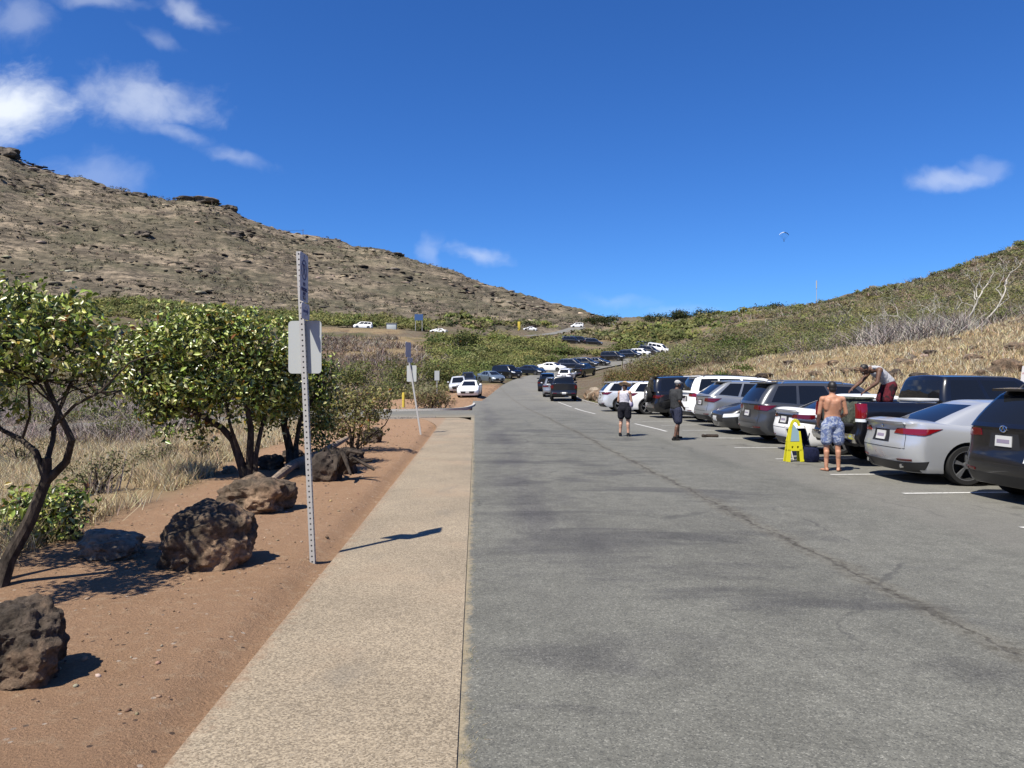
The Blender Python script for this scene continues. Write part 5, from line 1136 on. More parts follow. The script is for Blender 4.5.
    def fittings(s, plate_z=.72, plate_w=.31, rear_plate=True, frontface=True):
        e = s.e
        if rear_plate:
            mb = MB(); s.patch(mb, [(-.155, plate_z-.078), (.155, plate_z-.078), (.155, plate_z+.078), (-.155, plate_z+.078)], -1, .016, 4, 2); o = mb.build('license_plate', M['plate'], e); mb = MB(); s.patch(mb, [(-.12, plate_z-.03), (.12, plate_z-.03), (.12, plate_z+.025), (-.12, plate_z+.025)], -1, .018, 4, 1); mb.build('plate_marking', M['platemark'], o)
        # rear bumper, diffuser, front grille
        s.add_patch('lower_bumper', M['trim'], [(-s.W2*.92-.1, s.bot+.01), (s.W2*.92+.1, s.bot+.01), (s.W2*.86, s.bot+.17), (-s.W2*.86, s.bot+.17)], both=False, nu=18, nv=3)
        if frontface:
            z0 = s.zt(s.L)
            s.add_patch('grille', M['trim'], [(-.52, s.bot+.16), (.52, s.bot+.16), (.62, z0-.12), (-.62, z0-.12)], both=False, front=True, nu=12)
            s.add_patch('headlight', M['headl'], [(.58, z0-.17), (1.12, z0-.11), (1.2, z0+.0), (.62, z0-.06)], front=True)
            s.add_patch('license_plate', M['plate'], [(-.155, .38), (.155, .38), (.155, .53), (-.155, .53)], both=False, front=True, off=.02, nu=4, nv=2)
        # mirrors, handles, door seams
        xm = s.xb[1]-.35
        for sg in (-1, 1):
            mb = MB(); zb = s.zt(xm); mb.m = 0; mb.ellip((xm, sg*(s.W2+.08), zb+.09), (.075, .115, .075), 12, 8); mb.m = 1; mb.box((xm+.02, sg*(s.W2-.02), zb+.03), (.08, .1, .04)); mb.build('mirror', [s.body.data.materials[0], M['trim']], e)
        for a, b in s.wins[-2:]:
            x = s.xb[0]+a*(s.xb[1]-s.xb[0])+.12; zz = s.zt(x)-.13
            s.add_patch('door_handle', s.body.data.materials[0], [(s.qx(x), zz-.015), (s.qx(x+.2), zz-.015), (s.qx(x+.2), zz+.015), (s.qx(x), zz+.015)], off=.028, nu=3, nv=2)
        for a in [w[0] for w in s.wins[-2:]]+[s.wins[-1][1]+.03]:
            x = s.xb[0]+a*(s.xb[1]-s.xb[0])-.03; top = s.zt(x)-.05
            if any(abs(x-w) < s.r+.12 for w in s.xw): z0 = s.r*2+.12
            else: z0 = s.bot+.14
            s.add_patch('door_seam', M['under'], [(s.qx(x), z0), (s.qx(x+.009), z0), (s.qx(x+.009), top), (s.qx(x), top)], off=.0015, nu=1, nv=10)
        if rear_plate:
            zb_ = .60 if s.H < 1.6 else .56; hw_ = s.W2*.80; tp = s.zt(0)-.03
            for a in (-1, 1): mb = MB(); s.patch(mb, [(a*hw_, zb_), (a*(hw_+.008), zb_), (a*(hw_-.05), tp), (a*(hw_-.058), tp)], -1, .0015, 1, 8); mb.build('tailgate_seam', M['under'], e)
            mb = MB(); s.patch(mb, [(-hw_, zb_), (hw_, zb_), (hw_, zb_+.009), (-hw_, zb_+.009)], -1, .0015, 16, 1); mb.build('tailgate_seam', M['under'], e)
            mb = MB(); s.patch(mb, [(-.30, plate_z-.11), (.30, plate_z-.11), (.26, plate_z+.11), (-.26, plate_z+.11)], -1, .002, 6, 2); mb.build('plate_recess', M['trim'] if s.H > 1.6 else M['rimdark'], e)
            s.add_patch('reflector', M['taildark'], [(.55, s.bot+.19), (.85, s.bot+.20), (.85, s.bot+.23), (.55, s.bot+.22)], off=.008, nu=4, nv=1)
        if s.clad:
            s.add_patch('sill_cladding', M['trim'], [(s.qx(s.xw[0]+s.r+.1), s.bot+.01), (s.qx(s.xw[1]-s.r-.1), s.bot+.01), (s.qx(s.xw[1]-s.r-.12), s.bot+.17), (s.qx(s.xw[0]+s.r+.12), s.bot+.17)], nu=20, off=.012)
            for sg in (-1, 1):
                for xw in s.xw:
                    mb = MB(); k = 20; V = []; Fs = []
                    for i in range(k+1):
                        t = math.pi*(-.06+1.12*i/k)
                        for rr_, of in ((s.r+s.archgap-.003, .012), (s.r+s.archgap+.055, .012), (s.r+s.archgap+.06, -.01)):
                            x, z = xw+rr_*math.cos(t), s.r+rr_*math.sin(t); z = max(z, s.bot); p = s.S(s.qx(x), z, sg); V.append(p+Vector((0, sg*of, 0)))
                    for i in range(k):
                        for j in range(2): a = i*3+j; Fs.append((a, a+1, a+4, a+3))
                    mb.add(V, Fs); mb.build('wheel_arch_trim', M['trim'], e)
        if s.rack:
            for sg in (-1, 1):
                x0, x1 = s.xt[0]+.25, s.xt[1]-.35; y = sg*s.W2*s.wt_*.93; z = s.H+.02; mb = MB(); mb.tube([(x0, y, z-.08), (x0+.08, y, z), ((x0+x1)/2, y, z+.015), (x1-.08, y, z), (x1, y, z-.08)], .018, 8); mb.build('roof_rail', M['rim' if s.rack == 2 else 'trim'], e)
NEWK = dict(arch=.05, xtop=2.2, rwin=True, blackroof=False, darkrim=False, gate=False)
index0 = None
def sedan(name='parked_sedan', paint='silver', hatch=False, **kw):
    k = dict(NEWK); k.update(L=4.88, W=1.85, H=1.44, wb=2.82, oh=1.07, r=.345, bot=.20, rear=[(.2, .14), (.42, .02), (.62, .0), (.80, .05), (.98, .07), (1.06, .02)], front=[(.2, .12), (.45, 0), (.6, .02), (.72, .10), (.9, .2)],
        belt=[(0, 1.05), (.12, 1.075), (.5, 1.05), (1.2, 1.0), (2.4, .975), (3.6, .975), (4.1, .92), (4.6, .80), (4.88, .68)], xb=(.58, 3.82), xt=(1.55, 2.72), xtop=2.1, arch=.07, wins=[(.17, .27), (.29, .555), (.585, .90)], wb_=.87, wt_=.62); k.update(kw)
    c = Car(**k); e = empty(name); c.build(e, paint, 'five'); return c
def suv(name='parked_suv', paint='grey', **kw):
    k = dict(NEWK); k.update(L=4.85, W=1.90, H=1.72, wb=2.82, oh=1.02, r=.37, bot=.24, rear=[(.24, .12), (.45, .0), (.62, .0), (.78, .06), (1.05, .07), (1.2, .08)], front=[(.24, .1), (.5, 0), (.75, .02), (.9, .1), (1.05, .2)],
        belt=[(0, 1.13), (.6, 1.12), (1.5, 1.06), (2.6, 1.03), (3.7, 1.06), (4.2, 1.02), (4.6, .95), (4.85, .82)], xb=(.12, 3.95), xt=(.55, 2.95), xtop=2.0, arch=.06, wins=[(.075, .27), (.295, .58), (.605, .915)], wb_=.88, wt_=.68, rack=1, clad=True); k.update(kw)
    c = Car(**k); e = empty(name); c.build(e, paint, k.get('wheel', 'five')); return c
def pickup(name='pickup_truck', paint='black', **kw):
    k = dict(NEWK); k.update(L=5.75, W=2.0, H=1.92, wb=3.6, oh=1.22, r=.41, bot=.42, rr=.12, rf=.3, bow=.03, rear=[(.4, .1), (.62, 0), (.75, .08), (1.35, .08)], front=[(.42, .08), (.7, 0), (1.0, .03), (1.2, .1)], crown=.02,
        belt=[(0, 1.34), (1.9, 1.34), (1.98, 1.28), (4.3, 1.28), (4.6, 1.26), (5.4, 1.2), (5.75, 1.08)], xb=(1.98, 4.5), xt=(2.12, 3.72), xtop=3.0, arch=.04, wins=[(.07, .40), (.44, .88)], wb_=.88, wt_=.70, gr=.1, bed=(.10, 1.90, .86), wheel='six'); k.update(kw)
    c = Car(**k); e = empty(name); c.build(e, paint, 'six'); return c
# --- fleet prototypes with their lights
def lights_sedan(c, col='tail'):
    c.add_patch('taillight', M[col], [(.42, .86), (1.02, .84), (1.36, .955), (.50, .945)], off=.012, nu=12)
    c.add_patch('trunk_lip', c.body.data.materials[0], [(-.74, 1.03), (.74, 1.03), (.74, 1.065), (-.74, 1.065)], both=False, off=.035, nu=12, nv=2)
def lights_suv(c, col='taildark', z=1.0, bar=True):
    c.add_patch('taillight', M[col], [(.46, z-.07), (.98, z-.10), (1.28, z+.05), (.5, z+.03)], off=.012, nu=12)
    mb = MB(); x = c.xt[0]; w = c.W*c.wt_*.48; zt = c.H-.035
    mb.plate([(x-.22, -w*.92, zt-.02), (x-.22, w*.92, zt-.02), (x+.14, w, zt-.0), (x+.14, -w, zt-.0)], (0, 0, 1), .035); mb.build('rear_spoiler', c.body.data.materials[0], c.e, smooth=False)
def place(c, label, cat, x, y, hd, group=None, z=None, sink=.0):
    """x,y: where the middle of the rear bumper stands; hd: heading from +X. Tilts to the ground."""
    e = c.e if isinstance(c, Car) else c; L_ = 4.8; a = Vector((math.cos(hd), math.sin(hd), 0)); b = Vector((-a.y, a.x, 0)); p = Vector((x, y, 0))
    g = lambda q: float(ground(np.array([q.x]), np.array([q.y]), False)[0])
    r0 = (g(p+a*1.0+b*.8)+g(p+a*1.0-b*.8))/2; f0 = (g(p+a*3.8+b*.8)+g(p+a*3.8-b*.8))/2; l0 = (g(p+a*1+b*.8)+g(p+a*3.8+b*.8))/2; q0 = (g(p+a*1-b*.8)+g(p+a*3.8-b*.8))/2
    ax = (a+Vector((0, 0, (f0-r0)/2.8))).normalized(); ay = (b+Vector((0, 0, (l0-q0)/1.6))); ay = (ay-ax*ay.dot(ax)).normalized(); az = ax.cross(ay); o = p+Vector((0, 0, r0))-ax*0; o.z = r0-(f0-r0)/2.8*1.0-sink
    e.matrix_world = Matrix((ax, ay, az)).transposed().to_4x4(); e.location = o
    tag(e, label, cat, group); return e
def rearpos(u, d, hd, W=1.85):
    """rear-left corner seen at column u and depth d -> middle of the rear"""
    x = from_px(u, d); return x+math.sin(hd)*W/2, d-math.cos(hd)*W/2
H12 = R(3)
# B silver sedan
cB = sedan(paint='silver', darkrim=False, name='silver_sedan'); lights_sedan(cB); cB.fittings(.80)
cB.add_patch('bumper_insert', M['trim'], [(.45, .24), (1.0, .26), (1.12, .40), (.5, .36)], nu=8, off=.012)
for sg in (-1, 1): mb = MB(); mb.tube([cB.S(.62, .30, sg)+Vector((-.03, 0, 0)), cB.S(.62, .30, sg)+Vector((.15, 0, 0))], .04, 12); mb.build('exhaust_tip', M['chrome'], cB.e)
mb = MB(); mb.ellip(cB.S(0, .965)+Vector((-.012, 0, 0)), (.012, .04, .035)); mb.build('badge', M['chrome'], cB.e)
x, y = rearpos(855, 14.7, R(0)); place(cB, 'silver sedan parked between the black pickup and the black SUV at the right edge', 'car', x, y, R(0), 'cars in the row along the right side')
# A black SUV at the right edge
cA = suv(paint='black', name='black_suv', L=4.7, H=1.70); lights_suv(cA, 'taildark', 1.03)
cA.fittings(.90); rim_ = MB(); o_ = cA.S(0, 1.08)+Vector((-.02, 0, 0)); k = 20
rim_.tube([o_+Vector((0, .062*math.cos(2*math.pi*i/k), .045*math.sin(2*math.pi*i/k))) for i in range(k+1)], .009, 6); rim_.tube([o_+Vector((0, -.03, -.03)), o_+Vector((0, 0, .035)), o_+Vector((0, .03, -.03))], .007, 6); rim_.build('emblem', M['chrome'], cA.e)
cA.add_patch('bumper_sticker', M['plate'], [(.42, .62), (.50, .62), (.50, .70), (.42, .70)], both=False, off=.01, nu=3, nv=3)
x, y = rearpos(953, 12.0, R(7), 1.9); place(cA, 'black SUV cut off by the right edge, round chrome emblem on its tailgate', 'car', x, y, R(7), 'cars in the row along the right side')
# C black pickup, tailgate down
cC = pickup(gate=True, name='black_pickup'); cC.add_patch('taillight', M['tail'], [(.86, 1.0), (1.08, 1.0), (1.12, 1.30), (.86, 1.30)], off=.012); cC.add_patch('reversing_lamp', M['headl'], [(.86, .93), (1.07, .93), (1.08, .99), (.86, .99)], off=.012)
for zz in (1.0,):
    mb = MB(); mb.box((-.20, 0, .855), (.62, 1.56, .06), bev=.015); mb.build('tailgate', [M['trim']], cC.e)
cC.fittings(.62, rear_plate=False); cC.add_patch('rear_bumper', M['chrome'], [(-.95, .5), (.95, .5), (.95, .66), (-.95, .66)], both=False, off=.03, nu=14, nv=3)
XC, YC, HC = from_px(846, 15.7)-.05, 16.5, R(4); place(cC, 'black pickup truck with lowered tailgate, a man bending over in its bed', 'pickup truck', XC+.05, YC, HC, 'cars in the row along the right side')
# D white sedan
cD = sedan(paint='white', name='white_sedan', L=4.9, H=1.45); lights_sedan(cD, 'taildark'); cD.fittings(.80)
cD.add_patch('light_bar', M['trim'], [(-.5, .87), (.5, .87), (.5, .93), (-.5, .93)], both=False, off=.01, nu=10, nv=2)
x, y = rearpos(767, 20.0, H12); place(cD, 'white sedan between the black pickup and the dark grey SUV, behind the yellow stand', 'car', x, y, H12, 'cars in the row along the right side')
# E dark grey SUV
cE = suv(paint='grey', name='grey_suv', L=4.95, H=1.74, rack=2); lights_suv(cE, 'taildark', 1.02); cE.fittings(.82)
x, y = rearpos(733, 22.9, H12, 1.9); place(cE, 'dark grey SUV with silver roof rails, left of the white sedan', 'car', x, y, H12, 'cars in the row along the right side')
index_kids()
def recolor(e, paint):
    for o in [c for c in bpy.data.objects if c.parent == e]:
        if o.type == 'MESH' and o.material_slots and o.data.materials[0] and o.data.materials[0].name.startswith('paint_'): o.material_slots[0].link = 'OBJECT'; o.material_slots[0].material = PT[paint]
def another(proto, name, paint, label, x, y, hd, cat='car', group='cars in the row along the right side'):
    e = copy_tree(proto.e); e.name = name; recolor(e, paint); place(e, label, cat, x, y, hd, group); return e
x, y = rearpos(706, 25.6, H12); HF = H12+math.pi
another(cB, 'dark_sedan', 'darkgrey', 'low dark grey sedan backed in, half hidden by the dark grey SUV', x+4.85*math.cos(H12), y+4.85*math.sin(H12), HF)
# G silver SUV with sloping rear, H big white SUV, I black SUV, K & L white crossovers
cG = suv(paint='lightgrey', name='silver_suv', L=4.75, H=1.68, xt=(.85, 2.9), rack=0, clad=False); lights_suv(cG, 'taildark', .98); cG.fittings(.85)
x, y = rearpos(690, 28.8, H12, 1.9); place(cG, 'silver grey SUV with a raked rear window, right of the walking man in the cap', 'car', x, y, H12, 'cars in the row along the right side')
cH = suv(paint='white', name='white_suv', L=5.2, W=2.0, H=1.88, wb=3.0, xt=(.35, 3.2), xb=(.1, 4.2), belt=[(0, 1.2), (3.9, 1.15), (4.5, 1.1), (5.0, 1.02), (5.2, .9)], wins=[(.06, .28), (.30, .58), (.61, .92)], rack=1, clad=False); lights_suv(cH, 'tail', 1.1); cH.fittings(.9)
x, y = rearpos(676, 32.0, H12, 2.0); place(cH, 'tall boxy white SUV directly behind the walking man in the cap', 'car', x, y, H12, 'cars in the row along the right side')
cI = suv(paint='black', name='black_offroader', L=4.7, W=1.92, H=1.86, xt=(.16, 3.1), xb=(.04, 3.8), belt=[(0, 1.18), (3.7, 1.15), (4.4, 1.1), (4.7, .98)], rr=.14, bow=.03, rack=1); lights_suv(cI, 'taildark', .95); cI.fittings(.70)
mb = MB(); mb.tube([cI.S(0, 1.0)+Vector((-.03, 0, 0)), cI.S(0, 1.0)+Vector((-.24, 0, 0))], [.36, .36], 26); mb.build('spare_wheel', M['tyre'], cI.e); mb = MB(); mb.tube([cI.S(0, 1.0)+Vector((-.2, 0, 0)), cI.S(0, 1.0)+Vector((-.26, 0, 0))], [.24, .22], 20); mb.build('spare_cover', M['lightgrey'] if 'lightgrey' in M else M['rim'], cI.e)
x, y = rearpos(644, 35.4, H12, 1.9); place(cI, 'black boxy SUV with a spare wheel behind it, right of the woman', 'car', x, y, H12, 'cars in the row along the right side')
cK = suv(paint='white', name='white_crossover', L=4.55, W=1.82, H=1.62, wb=2.66, xt=(.6, 2.75), xb=(.12, 3.65), belt=[(0, 1.08), (.8, 1.08), (1.8, 1.0), (3.5, 1.0), (4.2, .95), (4.55, .8)], rack=1); lights_suv(cK, 'taildark', 1.0); cK.fittings(.8)
x, y = rearpos(619, 38.8, H12, 1.82); place(cK, 'white crossover directly behind the woman in the straw hat', 'car', x, y, H12, 'cars in the row along the right side')
index_kids()
x, y = rearpos(596, 42.3, H12, 1.82); another(cK, 'silver_crossover', 'palesilver', 'pale silver crossover at the far left end of the parked row', x, y, H12)
# --- traffic and parked cars further up the hill
FG = 'cars parked and queued on the climbing road'
def road_at(Y, off, flip=False):
    i = int(np.argmin(abs(RD[:, 0]-Y))); T = RD[min(i+2, len(RD)-1), :2]-RD[max(i-2, 0), :2]; T /= np.linalg.norm(T); x = RD[i, 1]+T[0]*off; y = RD[i, 0]-T[1]*off; hd = math.atan2(T[0], T[1]); return x, y, hd+(math.pi if flip else 0)
cP = pickup(name='black_truck', W=1.98, H=1.85, bed=None); cP.add_patch('taillight', M['taildark'], [(.80, .98), (1.02, .98), (1.05, 1.22), (.80, 1.22)], off=.012); cP.fittings(.62)
x, y = from_px(564, 56.5), 56.5; place(cP, 'black pickup truck seen from behind, nearest vehicle on the climbing road', 'pickup truck', x, y, R(88), FG)
index_kids()
def far(proto, name, paint, u, d, hd, label, cat='car', front=False, grp=FG):
    e = copy_tree(proto.e); e.name = name; recolor(e, paint); x, y = from_px(u, d), d; L_ = proto.L/2; place(e, label, cat, x-L_*math.cos(hd), y-L_*math.sin(hd), hd, grp); return e
far(cG, 'silver_suv', 'lightgrey', 553.5, 67, R(88), 'silver SUV just ahead of the nearest black truck on the climbing road')
far(cI, 'black_offroader', 'black', 547.5, 79, R(86), 'black boxy off roader third in the line up the climbing road')
far(cB, 'white_sedan', 'white', 470, 66.5, R(-92), 'white sedan facing the camera at the kerb left of the road')
far(cK, 'white_crossover', 'palesilver', 459, 78, R(-88), 'silver white hatchback parked behind and left of the white sedan by the kerb')
far(cK, 'dark_crossover', 'darkgrey', 468.5, 91, R(-88), 'dark car partly hidden behind the white sedan and hatchback on the left shoulder')
far(cB, 'silver_sedan', 'blue', 491, 98, R(-60), 'silver blue sedan facing downhill on the left shoulder')
far(cI, 'black_suv', 'black', 507, 108, R(-45), 'black SUV on the left shoulder between the silver blue sedan and the navy car')
far(cD, 'navy_sedan', 'navy', 531, 116, R(-38), 'navy blue car right of the black SUV on the left shoulder')
far(cB, 'white_sedan', 'white', 552, 124, R(-30), 'white sedan at the outside of the bend, left of the crowded dark cars')
far(cE, 'navy_suv', 'navy', 572, 128, R(-28), 'dark blue SUV right of the white sedan on the bend'); far(cE, 'darkgrey_suv', 'darkgrey', 585, 131, R(-25), 'dark grey SUV in the crowded group on the bend')
far(cB, 'black_sedan', 'black', 597, 135, R(-22), 'black sedan at the right end of the group on the bend')
far(cK, 'white_crossover', 'white', 567, 100, R(75), 'white crossover parked on the right shoulder ahead of the black truck'); far(cP, 'black_truck', 'black', 583, 108, R(62), 'black pickup truck on the right shoulder above the white crossover', 'pickup truck')
for u, d, pn, pr, hd, lab in [(613, 148, 'black', cI, -30, 'black SUV left of the navy one where the road reappears uphill'), (630, 155, 'navy', cE, -30, 'navy SUV left of the white SUV on the upper road'), (640.5, 161, 'white', cK, -35, 'white SUV in the middle of the cars on the upper road'), (649, 166, 'darkgrey', cE, -35, 'dark grey SUV right of the white SUV on the upper road'), (658.5, 170, 'white', cH, -35, 'large white SUV at the right end of the cars on the upper road')]:
    far(pr, pn+'_suv', pn, u, d, R(hd), lab)
far(cK, 'silver_crossover', 'lightgrey', 643, 178, R(10), 'small grey car behind the white SUV on the upper road'); 
far(cI, 'black_suv', 'black', 571, 196, R(-8), 'left black SUV on the dirt clearing above the bend', grp='dark cars on the dirt clearing'); far(cI, 'black_suv', 'black', 579, 199, R(-8), 'middle small black car on the dirt clearing above the bend', grp='dark cars on the dirt clearing'); far(cE, 'black_suv', 'black', 593, 196, R(-8), 'right black SUV on the dirt clearing above the bend', grp='dark cars on the dirt clearing')
for u, v, pr, pn, lab in [(363, 203.5, cH, 'white', 'white SUV on the highway at the foot of the big hill'), (438.5, 208, cB, 'white', 'white car on the highway right of the blue sign'), (311, 202.5, cB, 'palesilver', 'light car on the highway glimpsed behind the sign post')]:
    far(pr, 'highway_car', pn, u, v, R(180 if pr is cH else 175), lab, grp='cars on the highway')
far(cB, 'highway_car', 'white', 530, 262, R(178), 'tiny white car high on the saddle', grp='cars on the saddle'); far(cH, 'highway_car', 'white', 577, 300, R(178), 'tiny white van on the saddle at the foot of the ridge', grp='cars on the saddle')
print('cars done', len(bpy.data.objects))
# ------------------------------------------------------------------ people
def skinmat(name, col, c2):
    m = mat(name, col, .55, spec=.35); m.node_tree.nodes['Principled BSDF'].inputs['Subsurface Weight'].default_value = .06; n = N(m); n.base(n.mix(n.ramp(n.noise(n.obj(), 7, 4), .35, .65), col, c2)); return m
def cloth(name, col, col2=None, sc=8, lo=.48, hi=.54):
    m = mat(name, col, .85, spec=.15); n = N(m)
    if col2: n.base(n.mix(n.ramp(n.noise(n.obj(), sc, 3, .5, 1.0), lo, hi), col, col2))
    n.bump(n.noise(n.scale(n.obj(), (1, 1, .5)), 14, 4, .6, .8), .8, .05); return m
def cap(mb, a, b, ra, rb, k=12, ref=(1, 0, 0)):
    """closed tapered limb with domed ends; radii may be (x, y) pairs"""
    a, b = Vector(a), Vector(b); d = (b-a).normalized(); ra = ra if isinstance(ra, tuple) else (ra, ra); rb = rb if isinstance(rb, tuple) else (rb, rb); pts, rad = [], []
    for t in (-.98, -.7, -.35): c = math.sqrt(1-t*t); pts.append(a+d*t*min(ra)); rad.append((ra[0]*c, ra[1]*c))
    for i in range(4): t = i/3; pts.append(a.lerp(b, t)); rad.append((lerp(ra[0], rb[0], t), lerp(ra[1], rb[1], t)))
    for t in (.35, .7, .98): c = math.sqrt(1-t*t); pts.append(b+d*t*min(rb)); rad.append((rb[0]*c, rb[1]*c))
    r_ = Vector(ref); r_ = Vector((0, 1, 0)) if abs(r_.dot(d)) > .95 else r_; mb.tube(pts, rad, k, ref=r_)
def chain(mb, pts, rad, k=14, ref=(1, 0, 0)):
    for i in range(len(pts)-1): cap(mb, pts[i], pts[i+1], rad[i], rad[i+1], k, ref)
def fuse(mb, name, mats, parent, vox=.011, smooth=3):
    me = bpy.data.meshes.new(name); me.from_pydata([tuple(v) for v in mb.v], [], mb.f); o = bpy.data.objects.new(name, me); C.objects.link(o)
    md = o.modifiers.new('r', 'REMESH'); md.mode = 'VOXEL'; md.voxel_size = vox; md.use_smooth_shade = True
    if smooth: sm = o.modifiers.new('s', 'SMOOTH'); sm.iterations = smooth; sm.factor = .5
    dg = bpy.context.evaluated_depsgraph_get(); nm = bpy.data.meshes.new_from_object(o.evaluated_get(dg)); bpy.data.objects.remove(o); nm.materials.clear(); nm.polygons.foreach_set('use_smooth', [True]*len(nm.polygons)); return link(name, nm, parent, mats)
def hand(mb, w, d, palm_n, s=1.0, curl=.5, thumb=1):
    """palm at wrist w pointing along d; fingers bend towards palm_n"""
    w, d, pn = Vector(w), Vector(d).normalized(), Vector(palm_n); pn = (pn-d*pn.dot(d)).normalized(); sd_ = d.cross(pn)*thumb
    cap(mb, w, w+d*.075*s, (.030*s, .017*s), (.040*s, .016*s), 12, sd_)
    for i, (o, l) in enumerate(((.030, .068), (.010, .076), (-.010, .072), (-.029, .056))):
        b = w+d*.080*s+sd_*o*s; c1, c2 = curl*.55, curl*1.2; p1 = b+(d*math.cos(c1)+pn*math.sin(c1))*l*.5*s; p2 = p1+(d*math.cos(c2)+pn*math.sin(c2))*l*.5*s; cap(mb, b-d*.02*s, p1, .0095*s, .0088*s, 8, pn); cap(mb, p1, p2, .0088*s, .0075*s, 8, pn)
    t0 = w+d*.022*s+sd_*.022*s; t1 = t0+(d*.6+sd_*.75+pn*.25).normalized()*.038*s; t2 = t1+(d*.9+sd_*.25+pn*.4).normalized()*.032*s; cap(mb, t0, t1, .013*s, .011*s, 8, pn); cap(mb, t1, t2, .011*s, .009*s, 8, pn)
def head(mb, c, up, fwd, s=1.0):
    """skull, jaw, nose, ears, brow at centre c"""
    c, up = Vector(c), Vector(up).normalized(); f = Vector(fwd); f = (f-up*f.dot(up)).normalized(); r = f.cross(up); rot = Matrix((r, f, up)).transposed()
    mb.ellip(c+up*.02*s, (.074*s, .094*s, .095*s), 18, 12, rot); mb.ellip(c-up*.055*s+f*.018*s, (.056*s, .070*s, .062*s), 14, 9, rot); mb.ellip(c-up*.095*s+f*.055*s, (.028*s, .026*s, .02*s), 10, 6, rot)
    cap(mb, c+f*.088*s+up*.012*s, c+f*.108*s-up*.028*s, .010*s, .016*s, 8, r); mb.ellip(c+f*.086*s+up*.034*s, (.052*s, .016*s, .012*s), 10, 6, rot); mb.ellip(c+f*.085*s-up*.060*s, (.024*s, .014*s, .011*s), 10, 6, rot)
    for g in (-1, 1): mb.ellip(c+r*g*.076*s-up*.008*s-f*.005*s, (.011*s, .022*s, .032*s), 8, 6, rot); mb.ellip(c+r*g*.038*s+f*.062*s-up*.022*s, (.022*s, .018*s, .02*s), 8, 6, rot)
    return r, f, up
EYEM = (mat('eye_white', (.75, .73, .7), .3), mat('dark_iris', (.03, .02, .015), .2), mat('lips', (.35, .16, .13), .5))
def face(parent, c, up, fwd, s=1.0):
    c, up = Vector(c), Vector(up).normalized(); f = Vector(fwd); f = (f-up*f.dot(up)).normalized(); r = f.cross(up); rot = Matrix((r, f, up)).transposed()
    for g in (-1, 1):
        mb = MB(); mb.m = 0; mb.ellip(c+r*g*.033*s+f*.080*s+up*.010*s, (.014*s, .010*s, .009*s), 10, 6, rot); mb.m = 1; mb.ellip(c+r*g*.033*s+f*.0885*s+up*.010*s, (.006*s, .003*s, .006*s), 8, 5, rot); mb.build('eye', list(EYEM[:2]), parent)
    mb = MB(); mb.ellip(c+f*.098*s-up*.060*s, (.023*s, .006*s, .006*s), 10, 5, rot); mb.build('mouth', EYEM[2], parent)
def person(label, x, y, z, facing, J, skin, build, group=None):
    e = empty('person', (x, y, z), facing); tag(e, label, 'person', group); build(e, J, skin); return e
BLACKS = mat('black_hair', (.012, .01, .009), .55)
# local frame: +y is where the body faces, +x its right
def legs_body(mb, J, sh=1.0):
    for g in 'LR':
        chain(mb, [J['hip'+g], J['knee'+g], J['ankle'+g]], [.088*sh, .056*sh, .036*sh]); k, a = Vector(J['knee'+g]), Vector(J['ankle'+g]); m = k.lerp(a, .28)+Vector((0, -.015, 0)); cap(mb, m, k.lerp(a, .5)+Vector((0, -.01, 0)), .054*sh, .046*sh)
        h = Vector(J['hip'+g]); cap(mb, h+Vector((0, -.02, .0)), h.lerp(k, .25)+Vector((0, -.01, 0)), .085*sh, .078*sh)
def foot_mesh(mb, a, d, s=1.0):
    a, d = Vector(a), Vector(d).normalized(); z = a.z; cap(mb, a+Vector((0, 0, -.01)), Vector((a.x, a.y, a.z-.05))-d*.02, .034*s, .036*s); cap(mb, Vector((a.x, a.y, a.z-.055))-d*.035, Vector((a.x, a.y, a.z-.062))+d*.13*s, (.034*s, .030*s), (.046*s, .022*s), 12, Vector((-d.y, d.x, 0)))
    for i in range(5): sdv = Vector((-d.y, d.x, 0)); b = Vector((a.x, a.y, a.z-.068))+d*(.135-.008*abs(i-1.2))*s+sdv*(.034-.017*i)*s; cap(mb, b, b+d*.032*s, .011*s, .010*s, 8)
def shoe(parent, a, d, m, sole, s=1.0):
    a, d = Vector(a), Vector(d).normalized(); sdv = Vector((-d.y, d.x, 0)); mb = MB(); g = a.z-.085; b = Vector((a.x, a.y, g+.04)); cap(mb, b-d*.05, b+d*.14*s, (.040*s, .038*s), (.046*s, .026*s), 14, sdv); cap(mb, a+Vector((0, 0, -.0)), b-d*.01, .046, .044); o = fuse(mb, 'shoe', m, parent, .009, 2)
    mb = MB(); cap(mb, Vector((a.x, a.y, g+.014))-d*.055, Vector((a.x, a.y, g+.014))+d*.155*s, (.044*s, .014), (.048*s, .013), 14, sdv); fuse(mb, 'sole', sole, o, .008, 1)
def torso(mb, pel, waist, chest, neck, shL, shR, w=1.0, dd=1.0, lat=Vector((1, 0, 0))):
    cap(mb, pel, waist, (.155*w, .11*dd), (.138*w, .098*dd), 18, lat); cap(mb, waist, chest, (.138*w, .098*dd), (.165*w, .118*dd), 18, lat); cap(mb, chest, Vector(chest).lerp(Vector(neck), .55), (.165*w, .115*dd), (.12*w, .085*dd), 18, lat)
    for s_ in (shL, shR): cap(mb, Vector(chest).lerp(Vector(neck), .5), s_, .075, .062)
def neckhead(mb, chest, neck, hd, up, fwd, s=1.0):
    cap(mb, Vector(chest).lerp(Vector(neck), .5), Vector(neck), .068, .055); cap(mb, neck, hd-Vector(up).normalized()*.05, .056, .054); return head(mb, hd, up, fwd, s)
